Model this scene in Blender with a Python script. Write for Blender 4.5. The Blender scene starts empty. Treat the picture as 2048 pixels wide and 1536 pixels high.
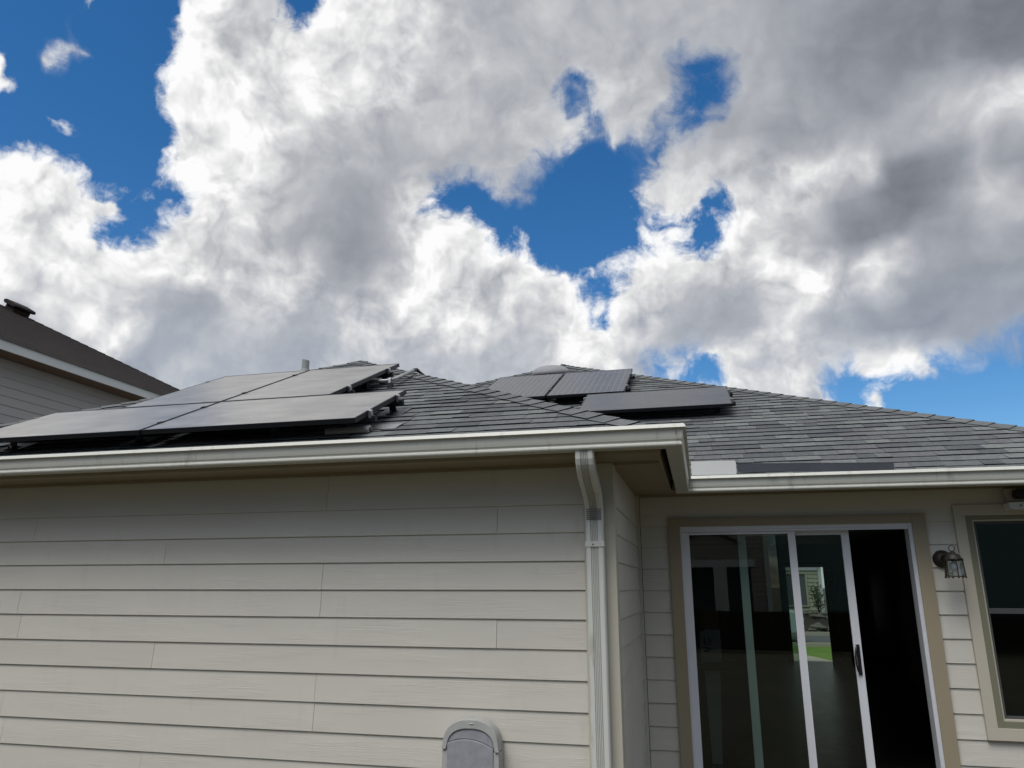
import bpy, bmesh, math, random
from math import radians as R, sin, cos, pi, sqrt
from mathutils import Vector, Matrix

SC = bpy.context.scene
COL = SC.collection

# ------------------------------------------------------------------ camera
cam_d = bpy.data.cameras.new('camera')
cam_d.sensor_width = 36.0
cam_d.lens = 26.14
cam_d.clip_start = 0.05
cam_d.clip_end = 5000
cam = bpy.data.objects.new('camera', cam_d)
COL.objects.link(cam)
cam.location = (0, 0, 1.72)
cam.rotation_euler = (R(90 + 15.2), 0, R(13.9))
SC.camera = cam

# ------------------------------------------------------------------ exposure
SC.view_settings.view_transform = 'Standard'
SC.view_settings.look = 'None'
SC.view_settings.exposure = 0.0
SC.view_settings.gamma = 1.0

# ------------------------------------------------------------------ sun
SUN_EL, SUN_AZ = 58.0, 200.0           # azimuth clockwise from +Y (into the house)
sun_d = bpy.data.lights.new('sun', 'SUN')
sun_d.energy = 1.5
sun_d.angle = R(26)
sun_d.color = (1.0, 0.965, 0.90)
sun = bpy.data.objects.new('sun', sun_d)
COL.objects.link(sun)
_a, _e = R(SUN_AZ), R(SUN_EL)
SUN_DIR = Vector((sin(_a) * cos(_e), cos(_a) * cos(_e), sin(_e)))
sun.rotation_euler = SUN_DIR.to_track_quat('Z', 'Y').to_euler()
sun.location = SUN_DIR * 40

# ------------------------------------------------------------------ sky
# cloud cover and cloud brightness by azimuth (columns) and elevation (rows); leftmost columns: unseen bright cloud added for the panels
CLOUD_COVER = [
 [99, 99, 99, 99, 99, 99, 99, 99, 99, 99, 99, 99, 99, 99, 99, 99, 99, 99, 99, 99, 99, 99, 99, 99, 99, 99, 99, 99, 99, 99, 99, 99, 99, 99, 99, 99, 99, 99, 99, 99, 99, 99, 99, 99, 99, 99, 99, 99, 99, 99, 99, 96, 78, 59, 50, 50, 46, 42, 37, 32, 27, 22, 16],
 [99, 99, 99, 99, 99, 99, 99, 99, 99, 99, 99, 99, 99, 99, 99, 99, 99, 99, 99, 99, 99, 99, 99, 99, 99, 99, 99, 99, 99, 99, 99, 99, 99, 99, 99, 99, 99, 99, 99, 99, 99, 99, 99, 99, 99, 99, 99, 99, 99, 99, 99, 78, 57, 35, 17, 12, 8, 3, 0, 0, 0, 0, 0],
 [99, 99, 99, 99, 99, 99, 99, 99, 99, 99, 99, 99, 99, 99, 99, 99, 99, 99, 99, 99, 99, 99, 99, 99, 99, 99, 99, 99, 99, 99, 99, 99, 99, 99, 99, 99, 99, 99, 99, 99, 99, 99, 99, 99, 99, 99, 99, 99, 99, 90, 69, 48, 26, 4, 0, 0, 0, 0, 0, 0, 0, 0, 0],
 [99, 99, 99, 99, 99, 99, 99, 99, 99, 99, 99, 99, 99, 99, 99, 99, 99, 99, 99, 99, 99, 99, 99, 99, 99, 99, 99, 99, 99, 99, 99, 99, 99, 99, 99, 99, 99, 99, 99, 99, 99, 99, 99, 99, 99, 99, 99, 99, 98, 61, 43, 76, 25, 0, 0, 0, 0, 0, 0, 0, 0, 0, 0],
 [99, 99, 99, 99, 99, 99, 99, 99, 99, 99, 99, 99, 99, 99, 99, 99, 99, 99, 99, 99, 99, 99, 99, 99, 99, 99, 99, 99, 99, 99, 99, 99, 99, 99, 99, 99, 99, 99, 99, 99, 99, 92, 86, 82, 99, 99, 99, 99, 91, 52, 42, 65, 54, 48, 15, 8, 8, 52, 7, 14, 22, 31, 40],
 [99, 99, 99, 99, 99, 99, 99, 99, 99, 99, 99, 99, 99, 99, 99, 99, 99, 99, 99, 99, 99, 99, 99, 99, 99, 99, 99, 99, 99, 99, 99, 99, 99, 99, 99, 99, 99, 99, 99, 89, 68, 60, 53, 55, 91, 99, 99, 99, 99, 72, 58, 86, 65, 62, 52, 46, 47, 70, 47, 54, 63, 72, 82],
 [99, 99, 99, 99, 99, 99, 99, 99, 99, 99, 99, 99, 99, 99, 99, 99, 99, 99, 99, 99, 99, 99, 99, 99, 99, 99, 99, 99, 99, 99, 99, 99, 99, 99, 99, 99, 99, 99, 99, 81, 47, 58, 49, 63, 98, 99, 99, 99, 99, 99, 93, 96, 97, 93, 89, 84, 85, 83, 86, 93, 99, 99, 99],
 [99, 99, 99, 99, 99, 99, 99, 99, 99, 99, 99, 99, 99, 99, 99, 99, 99, 99, 99, 99, 99, 99, 99, 99, 99, 99, 99, 99, 99, 99, 99, 99, 99, 99, 99, 99, 99, 99, 99, 88, 74, 73, 77, 84, 99, 99, 99, 99, 99, 99, 99, 99, 99, 99, 99, 99, 99, 99, 99, 99, 99, 99, 99],
 [99, 99, 99, 99, 99, 99, 99, 99, 99, 99, 99, 99, 99, 99, 99, 99, 99, 99, 99, 99, 99, 99, 99, 99, 99, 99, 99, 99, 99, 99, 99, 99, 99, 99, 99, 99, 93, 90, 99, 99, 99, 99, 99, 99, 99, 99, 99, 99, 99, 99, 99, 99, 99, 99, 99, 99, 99, 99, 99, 99, 99, 99, 99],
 [99, 99, 99, 99, 99, 99, 99, 99, 99, 99, 99, 99, 99, 99, 99, 99, 99, 99, 99, 99, 99, 99, 99, 99, 99, 99, 99, 99, 99, 99, 99, 99, 99, 99, 99, 99, 71, 63, 95, 99, 99, 99, 99, 99, 99, 99, 99, 99, 99, 99, 99, 99, 99, 99, 99, 99, 99, 99, 99, 99, 99, 99, 99],
 [99, 99, 99, 99, 99, 99, 99, 99, 99, 99, 94, 99, 99, 99, 99, 99, 99, 99, 99, 99, 99, 99, 99, 99, 99, 99, 99, 99, 99, 99, 99, 99, 99, 99, 99, 90, 60, 56, 88, 99, 99, 99, 99, 99, 99, 99, 99, 99, 99, 99, 99, 99, 99, 99, 99, 99, 99, 99, 99, 99, 99, 99, 99],
 [99, 99, 99, 99, 99, 99, 99, 99, 99, 74, 57, 75, 99, 99, 99, 99, 99, 99, 99, 99, 99, 99, 99, 99, 99, 99, 99, 99, 99, 99, 99, 99, 99, 99, 90, 72, 45, 48, 81, 99, 99, 99, 99, 99, 99, 99, 99, 99, 99, 99, 99, 99, 99, 99, 99, 99, 99, 99, 99, 99, 99, 99, 99],
 [94, 95, 99, 99, 99, 99, 99, 99, 99, 82, 59, 63, 76, 99, 99, 99, 99, 99, 99, 99, 99, 99, 99, 99, 99, 99, 99, 99, 99, 99, 99, 99, 91, 77, 62, 46, 39, 43, 74, 92, 93, 85, 77, 74, 82, 99, 99, 99, 99, 99, 99, 99, 99, 99, 99, 99, 99, 99, 99, 99, 99, 99, 99],
 [94, 94, 94, 94, 97, 99, 99, 99, 88, 94, 96, 58, 48, 78, 99, 99, 99, 99, 99, 99, 99, 99, 99, 99, 99, 99, 99, 99, 99, 99, 82, 68, 59, 48, 33, 17, 35, 28, 53, 60, 61, 52, 44, 44, 74, 99, 99, 99, 99, 99, 99, 99, 99, 99, 99, 99, 99, 99, 99, 99, 99, 99, 99],
 [94, 94, 94, 94, 57, 68, 68, 61, 57, 57, 82, 67, 48, 57, 94, 99, 99, 99, 99, 99, 99, 99, 99, 99, 99, 99, 99, 94, 99, 85, 61, 54, 57, 18, 3, 0, 0, 7, 32, 60, 58, 66, 45, 49, 72, 98, 99, 99, 99, 99, 99, 99, 99, 99, 99, 99, 99, 99, 99, 99, 99, 99, 99],
 [94, 94, 94, 94, 17, 28, 30, 33, 26, 37, 49, 63, 81, 83, 99, 99, 99, 99, 99, 99, 99, 99, 99, 99, 99, 99, 78, 61, 66, 58, 40, 38, 33, 0, 0, 0, 0, 0, 16, 43, 56, 60, 76, 59, 65, 98, 99, 99, 99, 99, 99, 99, 99, 99, 99, 99, 99, 99, 99, 99, 99, 99, 99],
 [94, 94, 94, 94, 0, 0, 39, 62, 0, 0, 13, 47, 78, 99, 99, 99, 99, 99, 99, 99, 99, 99, 99, 99, 99, 99, 81, 51, 33, 27, 53, 82, 66, 37, 1, 0, 0, 0, 13, 45, 75, 91, 99, 89, 90, 99, 99, 99, 99, 99, 99, 99, 99, 99, 99, 99, 99, 99, 99, 99, 99, 99, 99],
 [94, 94, 94, 94, 49, 0, 0, 0, 0, 0, 11, 43, 82, 99, 99, 99, 99, 99, 99, 99, 99, 99, 99, 99, 99, 99, 94, 70, 55, 57, 66, 79, 66, 47, 24, 3, 0, 0, 4, 31, 56, 79, 94, 99, 99, 99, 99, 99, 99, 99, 99, 99, 99, 99, 99, 99, 99, 99, 99, 99, 99, 99, 99],
 [94, 94, 94, 94, 0, 0, 0, 0, 0, 0, 31, 62, 93, 99, 99, 99, 99, 99, 99, 99, 99, 99, 99, 99, 99, 99, 99, 99, 87, 90, 99, 99, 93, 70, 48, 37, 31, 30, 33, 39, 41, 49, 64, 84, 99, 99, 99, 99, 99, 99, 99, 99, 99, 99, 99, 99, 99, 99, 99, 99, 99, 99, 99],
 [94, 94, 94, 0, 0, 61, 39, 0, 0, 6, 44, 81, 99, 99, 99, 99, 99, 99, 99, 99, 99, 99, 99, 99, 99, 99, 99, 99, 99, 99, 99, 99, 99, 94, 77, 71, 66, 63, 68, 74, 75, 57, 37, 58, 82, 99, 99, 99, 99, 99, 99, 99, 99, 99, 99, 99, 99, 99, 99, 99, 99, 99, 99],
 [94, 94, 94, 0, 0, 39, 67, 56, 0, 1, 33, 62, 90, 99, 99, 99, 99, 99, 99, 99, 99, 99, 99, 99, 99, 99, 99, 99, 99, 99, 99, 99, 99, 99, 99, 85, 56, 56, 85, 99, 99, 75, 51, 38, 66, 86, 99, 99, 99, 99, 99, 99, 99, 99, 99, 99, 99, 99, 99, 99, 99, 99, 99],
 [94, 94, 94, 0, 0, 0, 43, 0, 0, 0, 2, 36, 71, 99, 99, 99, 99, 99, 99, 99, 99, 99, 99, 99, 99, 99, 99, 99, 99, 99, 99, 99, 99, 99, 84, 56, 64, 91, 99, 99, 99, 98, 75, 46, 41, 60, 94, 99, 99, 99, 99, 99, 99, 99, 99, 99, 99, 99, 99, 99, 99, 99, 99],
 [94, 94, 94, 0, 0, 0, 0, 74, 22, 0, 9, 45, 80, 99, 99, 99, 99, 99, 99, 99, 99, 99, 99, 99, 99, 99, 99, 99, 99, 99, 99, 99, 99, 99, 82, 60, 65, 92, 99, 99, 99, 99, 74, 43, 41, 66, 99, 99, 99, 99, 99, 99, 99, 99, 99, 99, 99, 99, 99, 99, 99, 99, 99],
 [94, 94, 94, 0, 0, 0, 0, 0, 0, 0, 15, 51, 86, 99, 99, 99, 99, 99, 91, 93, 99, 99, 99, 99, 99, 99, 99, 99, 99, 99, 99, 99, 99, 99, 99, 98, 99, 99, 99, 99, 99, 99, 78, 65, 70, 91, 99, 99, 99, 99, 99, 99, 99, 99, 99, 99, 99, 99, 99, 99, 99, 99, 99],
 [94, 94, 0, 0, 0, 0, 0, 0, 0, 0, 21, 57, 92, 99, 99, 99, 99, 83, 59, 62, 92, 99, 99, 99, 99, 99, 99, 99, 99, 99, 99, 99, 99, 99, 99, 99, 99, 99, 99, 99, 99, 99, 99, 99, 99, 99, 99, 99, 99, 99, 99, 99, 99, 99, 99, 99, 99, 99, 99, 99, 99, 99, 99],
 [94, 94, 0, 0, 0, 0, 0, 0, 0, 0, 28, 63, 98, 99, 99, 99, 97, 68, 40, 47, 79, 99, 99, 99, 99, 99, 99, 99, 99, 99, 99, 99, 99, 99, 99, 99, 99, 99, 99, 99, 99, 99, 99, 99, 99, 99, 99, 99, 99, 99, 99, 99, 99, 99, 99, 99, 99, 99, 99, 99, 99, 99, 99],
 [94, 94, 0, 0, 0, 0, 0, 0, 0, 0, 35, 69, 99, 99, 99, 99, 83, 53, 36, 48, 79, 99, 99, 99, 99, 99, 99, 99, 99, 99, 99, 99, 99, 99, 99, 99, 99, 99, 99, 99, 99, 99, 99, 99, 99, 99, 99, 99, 99, 99, 99, 99, 99, 99, 99, 99, 99, 99, 99, 99, 99, 99, 99],
 [94, 94, 0, 0, 0, 0, 0, 0, 0, 6, 41, 76, 99, 99, 99, 99, 79, 50, 50, 49, 80, 99, 99, 99, 99, 99, 99, 99, 99, 99, 99, 99, 99, 99, 99, 99, 99, 99, 99, 99, 99, 99, 99, 99, 99, 99, 99, 99, 99, 99, 99, 99, 99, 99, 99, 99, 99, 99, 99, 99, 99, 99, 99],
]
CLOUD_LIGHT = [
 [96, 96, 96, 96, 96, 96, 96, 61, 60, 58, 56, 53, 52, 50, 50, 50, 50, 51, 52, 53, 55, 56, 57, 58, 59, 59, 59, 59, 59, 61, 62, 63, 65, 68, 70, 72, 73, 73, 72, 71, 70, 68, 67, 67, 66, 73, 75, 75, 75, 65, 62, 62, 60, 58, 55, 52, 48, 45, 43, 43, 42, 42, 42],
 [96, 96, 96, 96, 96, 96, 63, 62, 61, 59, 56, 53, 51, 50, 50, 50, 50, 51, 52, 53, 55, 56, 57, 58, 59, 59, 59, 59, 59, 61, 62, 63, 65, 68, 70, 72, 73, 73, 72, 71, 70, 68, 67, 67, 66, 74, 75, 75, 75, 73, 69, 77, 69, 61, 57, 51, 47, 43, 41, 41, 40, 40, 40],
 [96, 96, 96, 96, 96, 96, 64, 63, 62, 60, 57, 50, 50, 50, 50, 50, 50, 50, 52, 53, 55, 56, 56, 57, 59, 58, 51, 48, 48, 53, 57, 56, 61, 67, 70, 72, 73, 74, 73, 71, 70, 71, 76, 76, 75, 74, 75, 75, 75, 75, 84, 84, 80, 64, 64, 61, 45, 41, 39, 39, 38, 38, 38],
 [96, 96, 96, 96, 96, 96, 64, 61, 54, 57, 47, 40, 48, 50, 50, 50, 47, 45, 46, 48, 54, 54, 54, 54, 54, 51, 47, 46, 46, 46, 50, 50, 50, 53, 69, 77, 78, 75, 73, 70, 71, 76, 77, 77, 75, 68, 74, 75, 75, 69, 82, 84, 80, 64, 64, 64, 39, 39, 37, 37, 36, 35, 34],
 [96, 96, 96, 96, 96, 96, 58, 50, 50, 50, 40, 37, 43, 49, 50, 49, 45, 45, 41, 40, 50, 54, 54, 54, 53, 51, 48, 46, 46, 47, 50, 50, 50, 50, 65, 84, 87, 83, 58, 57, 61, 77, 77, 76, 75, 63, 67, 73, 71, 57, 73, 83, 80, 64, 64, 58, 31, 32, 32, 32, 32, 32, 32],
 [96, 96, 96, 96, 96, 96, 57, 51, 50, 51, 69, 38, 38, 46, 49, 46, 45, 45, 41, 40, 45, 54, 54, 54, 53, 51, 50, 47, 46, 47, 50, 50, 50, 51, 65, 84, 87, 83, 57, 56, 56, 76, 77, 76, 73, 65, 60, 65, 59, 54, 57, 77, 79, 62, 62, 35, 31, 32, 32, 32, 32, 32, 32],
 [96, 96, 96, 96, 96, 96, 57, 54, 50, 59, 87, 53, 38, 39, 40, 44, 45, 44, 40, 40, 41, 52, 55, 55, 57, 52, 52, 49, 47, 50, 51, 50, 50, 51, 64, 84, 87, 82, 57, 56, 56, 56, 72, 75, 71, 66, 61, 63, 58, 53, 50, 54, 54, 37, 36, 31, 31, 32, 32, 32, 32, 32, 32],
 [96, 96, 96, 96, 96, 96, 58, 58, 53, 79, 84, 68, 42, 38, 37, 41, 45, 47, 41, 40, 41, 47, 57, 62, 72, 59, 56, 57, 59, 56, 52, 51, 51, 52, 64, 84, 87, 84, 60, 56, 56, 42, 42, 54, 56, 57, 62, 65, 56, 44, 41, 33, 30, 27, 27, 31, 31, 32, 32, 32, 32, 32, 32],
 [96, 96, 96, 96, 96, 75, 67, 71, 74, 77, 72, 61, 44, 38, 37, 41, 55, 60, 55, 45, 42, 47, 61, 70, 76, 74, 64, 68, 80, 70, 58, 56, 55, 54, 63, 83, 87, 87, 72, 59, 57, 41, 40, 40, 38, 41, 57, 60, 48, 42, 43, 35, 38, 31, 30, 31, 31, 32, 32, 32, 32, 32, 32],
 [96, 96, 96, 96, 96, 77, 76, 79, 81, 65, 60, 53, 49, 41, 37, 52, 61, 68, 72, 68, 52, 54, 62, 69, 72, 73, 69, 73, 83, 85, 69, 59, 57, 57, 62, 76, 84, 85, 79, 71, 65, 52, 42, 43, 42, 47, 58, 62, 76, 66, 58, 66, 66, 41, 31, 31, 31, 31, 32, 32, 32, 32, 32],
 [96, 96, 96, 96, 96, 76, 75, 72, 73, 71, 69, 78, 81, 79, 75, 64, 69, 71, 67, 65, 62, 58, 55, 60, 63, 67, 71, 74, 79, 82, 71, 63, 62, 66, 70, 80, 85, 83, 76, 72, 66, 64, 55, 48, 51, 56, 66, 82, 89, 70, 54, 69, 69, 54, 33, 31, 31, 33, 33, 32, 33, 35, 38],
 [96, 96, 96, 96, 96, 74, 73, 73, 75, 74, 77, 82, 81, 79, 75, 64, 67, 69, 64, 62, 64, 54, 35, 43, 56, 70, 75, 74, 74, 71, 67, 67, 69, 77, 84, 89, 90, 87, 82, 74, 70, 73, 74, 65, 63, 63, 76, 80, 76, 57, 39, 39, 51, 56, 33, 32, 32, 43, 42, 40, 42, 44, 41],
 [96, 96, 96, 96, 96, 79, 75, 77, 77, 73, 80, 82, 80, 79, 75, 65, 65, 69, 61, 54, 56, 42, 30, 33, 52, 72, 79, 77, 73, 71, 73, 80, 82, 87, 92, 93, 92, 91, 91, 88, 86, 84, 88, 90, 82, 70, 70, 56, 42, 34, 23, 18, 22, 23, 28, 32, 35, 49, 46, 44, 31, 25, 24],
 [96, 96, 96, 96, 96, 83, 83, 83, 81, 74, 83, 84, 80, 80, 79, 73, 72, 63, 51, 41, 38, 33, 30, 32, 45, 65, 82, 87, 85, 83, 86, 91, 92, 94, 95, 95, 94, 93, 93, 95, 95, 94, 92, 93, 88, 76, 57, 51, 49, 37, 24, 19, 23, 18, 16, 28, 43, 53, 42, 25, 24, 25, 25],
 [96, 96, 96, 96, 82, 86, 88, 87, 87, 82, 88, 86, 82, 83, 82, 78, 75, 63, 55, 45, 38, 34, 31, 34, 47, 62, 78, 86, 91, 90, 90, 92, 94, 95, 96, 96, 94, 93, 95, 96, 96, 94, 92, 92, 84, 78, 63, 59, 62, 48, 31, 31, 25, 14, 13, 17, 25, 43, 30, 25, 28, 39, 61],
 [96, 96, 96, 96, 87, 89, 88, 87, 89, 88, 89, 84, 82, 83, 83, 77, 73, 59, 55, 48, 41, 37, 31, 33, 45, 59, 78, 89, 93, 94, 86, 66, 59, 70, 89, 95, 94, 94, 95, 93, 79, 71, 69, 66, 66, 71, 72, 74, 71, 64, 57, 58, 54, 14, 16, 23, 30, 46, 37, 53, 68, 72, 73],
 [96, 96, 96, 96, 89, 88, 86, 86, 87, 89, 87, 85, 83, 77, 77, 74, 73, 61, 53, 49, 46, 40, 32, 31, 40, 60, 80, 90, 92, 92, 63, 49, 48, 48, 49, 60, 89, 93, 77, 65, 64, 65, 64, 58, 58, 60, 63, 67, 67, 66, 58, 58, 56, 33, 37, 42, 50, 57, 64, 72, 73, 73, 71],
 [96, 96, 96, 96, 79, 86, 86, 86, 86, 92, 92, 90, 85, 73, 72, 74, 74, 67, 53, 50, 49, 49, 47, 39, 39, 46, 61, 54, 50, 53, 50, 48, 48, 48, 49, 53, 61, 62, 61, 61, 61, 61, 58, 55, 54, 57, 52, 35, 41, 45, 35, 43, 40, 38, 40, 49, 54, 57, 58, 57, 60, 47, 21],
 [96, 96, 96, 96, 58, 58, 59, 76, 87, 93, 93, 93, 90, 69, 69, 85, 91, 79, 61, 60, 54, 50, 50, 46, 40, 40, 41, 42, 42, 44, 46, 46, 50, 54, 54, 55, 56, 56, 60, 61, 60, 59, 54, 51, 38, 37, 36, 27, 28, 32, 32, 32, 27, 30, 36, 43, 36, 32, 28, 19, 15, 13, 12],
 [96, 96, 96, 60, 57, 57, 57, 57, 69, 93, 93, 94, 92, 75, 72, 88, 92, 81, 63, 62, 60, 50, 50, 46, 40, 40, 48, 50, 48, 46, 46, 47, 53, 54, 54, 56, 56, 56, 54, 54, 50, 48, 48, 42, 33, 34, 39, 37, 32, 32, 32, 28, 26, 26, 25, 25, 23, 19, 13, 12, 12, 12, 12],
 [96, 96, 96, 60, 57, 57, 58, 58, 62, 93, 93, 92, 90, 85, 83, 87, 88, 79, 69, 68, 67, 62, 69, 71, 63, 49, 52, 52, 52, 48, 46, 48, 53, 54, 55, 56, 56, 56, 54, 54, 51, 48, 48, 44, 35, 40, 41, 40, 32, 32, 31, 25, 25, 24, 19, 19, 16, 16, 12, 12, 11, 12, 12],
 [96, 96, 96, 67, 58, 59, 64, 69, 70, 90, 92, 91, 89, 83, 78, 85, 86, 85, 76, 71, 72, 78, 75, 74, 73, 70, 53, 52, 52, 46, 45, 45, 47, 53, 56, 56, 56, 55, 54, 54, 54, 48, 42, 39, 38, 41, 42, 41, 35, 31, 27, 24, 24, 21, 19, 19, 16, 16, 12, 11, 12, 14, 23],
 [96, 96, 96, 68, 68, 70, 70, 70, 70, 72, 90, 88, 84, 71, 60, 66, 83, 86, 88, 88, 87, 80, 79, 76, 74, 73, 57, 54, 53, 46, 45, 45, 45, 46, 48, 52, 55, 55, 54, 54, 53, 40, 38, 38, 39, 41, 42, 41, 35, 31, 30, 25, 24, 21, 19, 19, 16, 16, 14, 12, 12, 16, 23],
 [96, 96, 96, 68, 70, 70, 70, 70, 70, 70, 87, 84, 81, 75, 62, 58, 61, 82, 89, 89, 88, 82, 80, 78, 71, 66, 55, 54, 54, 54, 46, 45, 46, 46, 46, 46, 46, 46, 47, 46, 45, 44, 40, 40, 41, 41, 42, 41, 32, 31, 31, 29, 24, 21, 19, 19, 16, 16, 15, 12, 12, 14, 23],
 [96, 96, 68, 68, 70, 70, 70, 70, 70, 70, 82, 81, 80, 78, 63, 58, 58, 67, 82, 84, 84, 82, 81, 71, 67, 67, 58, 54, 54, 51, 45, 45, 45, 46, 46, 46, 46, 46, 46, 45, 45, 45, 43, 42, 42, 42, 42, 39, 31, 31, 31, 31, 27, 22, 20, 20, 16, 16, 16, 12, 12, 12, 23],
 [96, 96, 68, 68, 70, 70, 70, 70, 70, 70, 81, 80, 80, 79, 60, 58, 58, 74, 80, 80, 81, 82, 81, 69, 67, 67, 64, 55, 54, 46, 45, 45, 45, 45, 46, 46, 46, 46, 46, 45, 45, 45, 43, 42, 42, 42, 41, 35, 31, 31, 31, 31, 29, 26, 21, 20, 17, 16, 16, 12, 12, 12, 21],
 [96, 96, 68, 69, 70, 70, 70, 70, 70, 71, 81, 80, 80, 78, 58, 58, 61, 78, 80, 80, 80, 81, 80, 69, 67, 67, 67, 58, 50, 45, 45, 45, 45, 45, 46, 46, 46, 46, 46, 45, 45, 45, 44, 42, 42, 42, 41, 36, 31, 31, 31, 31, 30, 27, 22, 20, 17, 16, 16, 13, 12, 12, 17],
 [96, 96, 68, 70, 70, 70, 70, 70, 70, 73, 80, 80, 80, 75, 58, 58, 63, 79, 80, 80, 80, 81, 80, 68, 67, 67, 67, 63, 46, 45, 45, 45, 45, 45, 46, 46, 46, 46, 46, 45, 45, 45, 44, 42, 42, 42, 41, 37, 31, 31, 31, 31, 30, 27, 23, 20, 18, 16, 16, 15, 12, 12, 13],
]

MAP_AZ0, MAP_DAZ, MAP_EL0, MAP_DEL = -58.0, 1.4, 8.5, 1.3


class NG:
    """tiny node graph helper"""
    def __init__(self, tree):
        self.t = tree
        self.n = tree.nodes
        self.l = tree.links

    def put(self, sock, val):
        if isinstance(val, bpy.types.NodeSocket):
            self.l.new(val, sock)
        else:
            sock.default_value = val

    def math(self, op, a, b=None, c=None, clamp=False):
        n = self.n.new('ShaderNodeMath')
        n.operation = op
        n.use_clamp = clamp
        for i, v in enumerate((a, b, c)):
            if v is not None:
                self.put(n.inputs[i], v)
        return n.outputs[0]

    def vmath(self, op, a, b=None, scale=None):
        n = self.n.new('ShaderNodeVectorMath')
        n.operation = op
        self.put(n.inputs[0], a)
        if b is not None:
            self.put(n.inputs[1], b)
        if scale is not None:
            self.put(n.inputs['Scale'], scale)
        return n.outputs['Value'] if op in ('DOT_PRODUCT', 'LENGTH') else n.outputs[0]

    def noise(self, vec, scale, detail=4, rough=0.5, dist=0.0, lac=2.0, kind='FBM', dim='3D'):
        n = self.n.new('ShaderNodeTexNoise')
        n.noise_dimensions = dim
        n.noise_type = kind
        if vec is not None:
            self.l.new(vec, n.inputs['Vector'])
        self.put(n.inputs['Scale'], scale)
        n.inputs['Detail'].default_value = detail
        n.inputs['Roughness'].default_value = rough
        n.inputs['Lacunarity'].default_value = lac
        n.inputs['Distortion'].default_value = dist
        return n

    def mix(self, f, a, b):
        n = self.n.new('ShaderNodeMix')
        n.data_type = 'RGBA'
        self.put(n.inputs[0], f)
        self.put(n.inputs[6], a)
        self.put(n.inputs[7], b)
        return n.outputs[2]

    def mixf(self, f, a, b):
        n = self.n.new('ShaderNodeMix')
        n.data_type = 'FLOAT'
        self.put(n.inputs[0], f)
        self.put(n.inputs[2], a)
        self.put(n.inputs[3], b)
        return n.outputs[0]

    def smooth(self, v, lo, hi, a=0.0, b=1.0):
        n = self.n.new('ShaderNodeMapRange')
        n.interpolation_type = 'SMOOTHSTEP'
        self.put(n.inputs[0], v)
        n.inputs[1].default_value = lo
        n.inputs[2].default_value = hi
        n.inputs[3].default_value = a
        n.inputs[4].default_value = b
        return n.outputs[0]

    def sep(self, v):
        n = self.n.new('ShaderNodeSeparateXYZ')
        self.put(n.inputs[0], v)
        return n.outputs

    def comb(self, x, y, z):
        n = self.n.new('ShaderNodeCombineXYZ')
        for i, v in enumerate((x, y, z)):
            self.put(n.inputs[i], v)
        return n.outputs[0]


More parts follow.
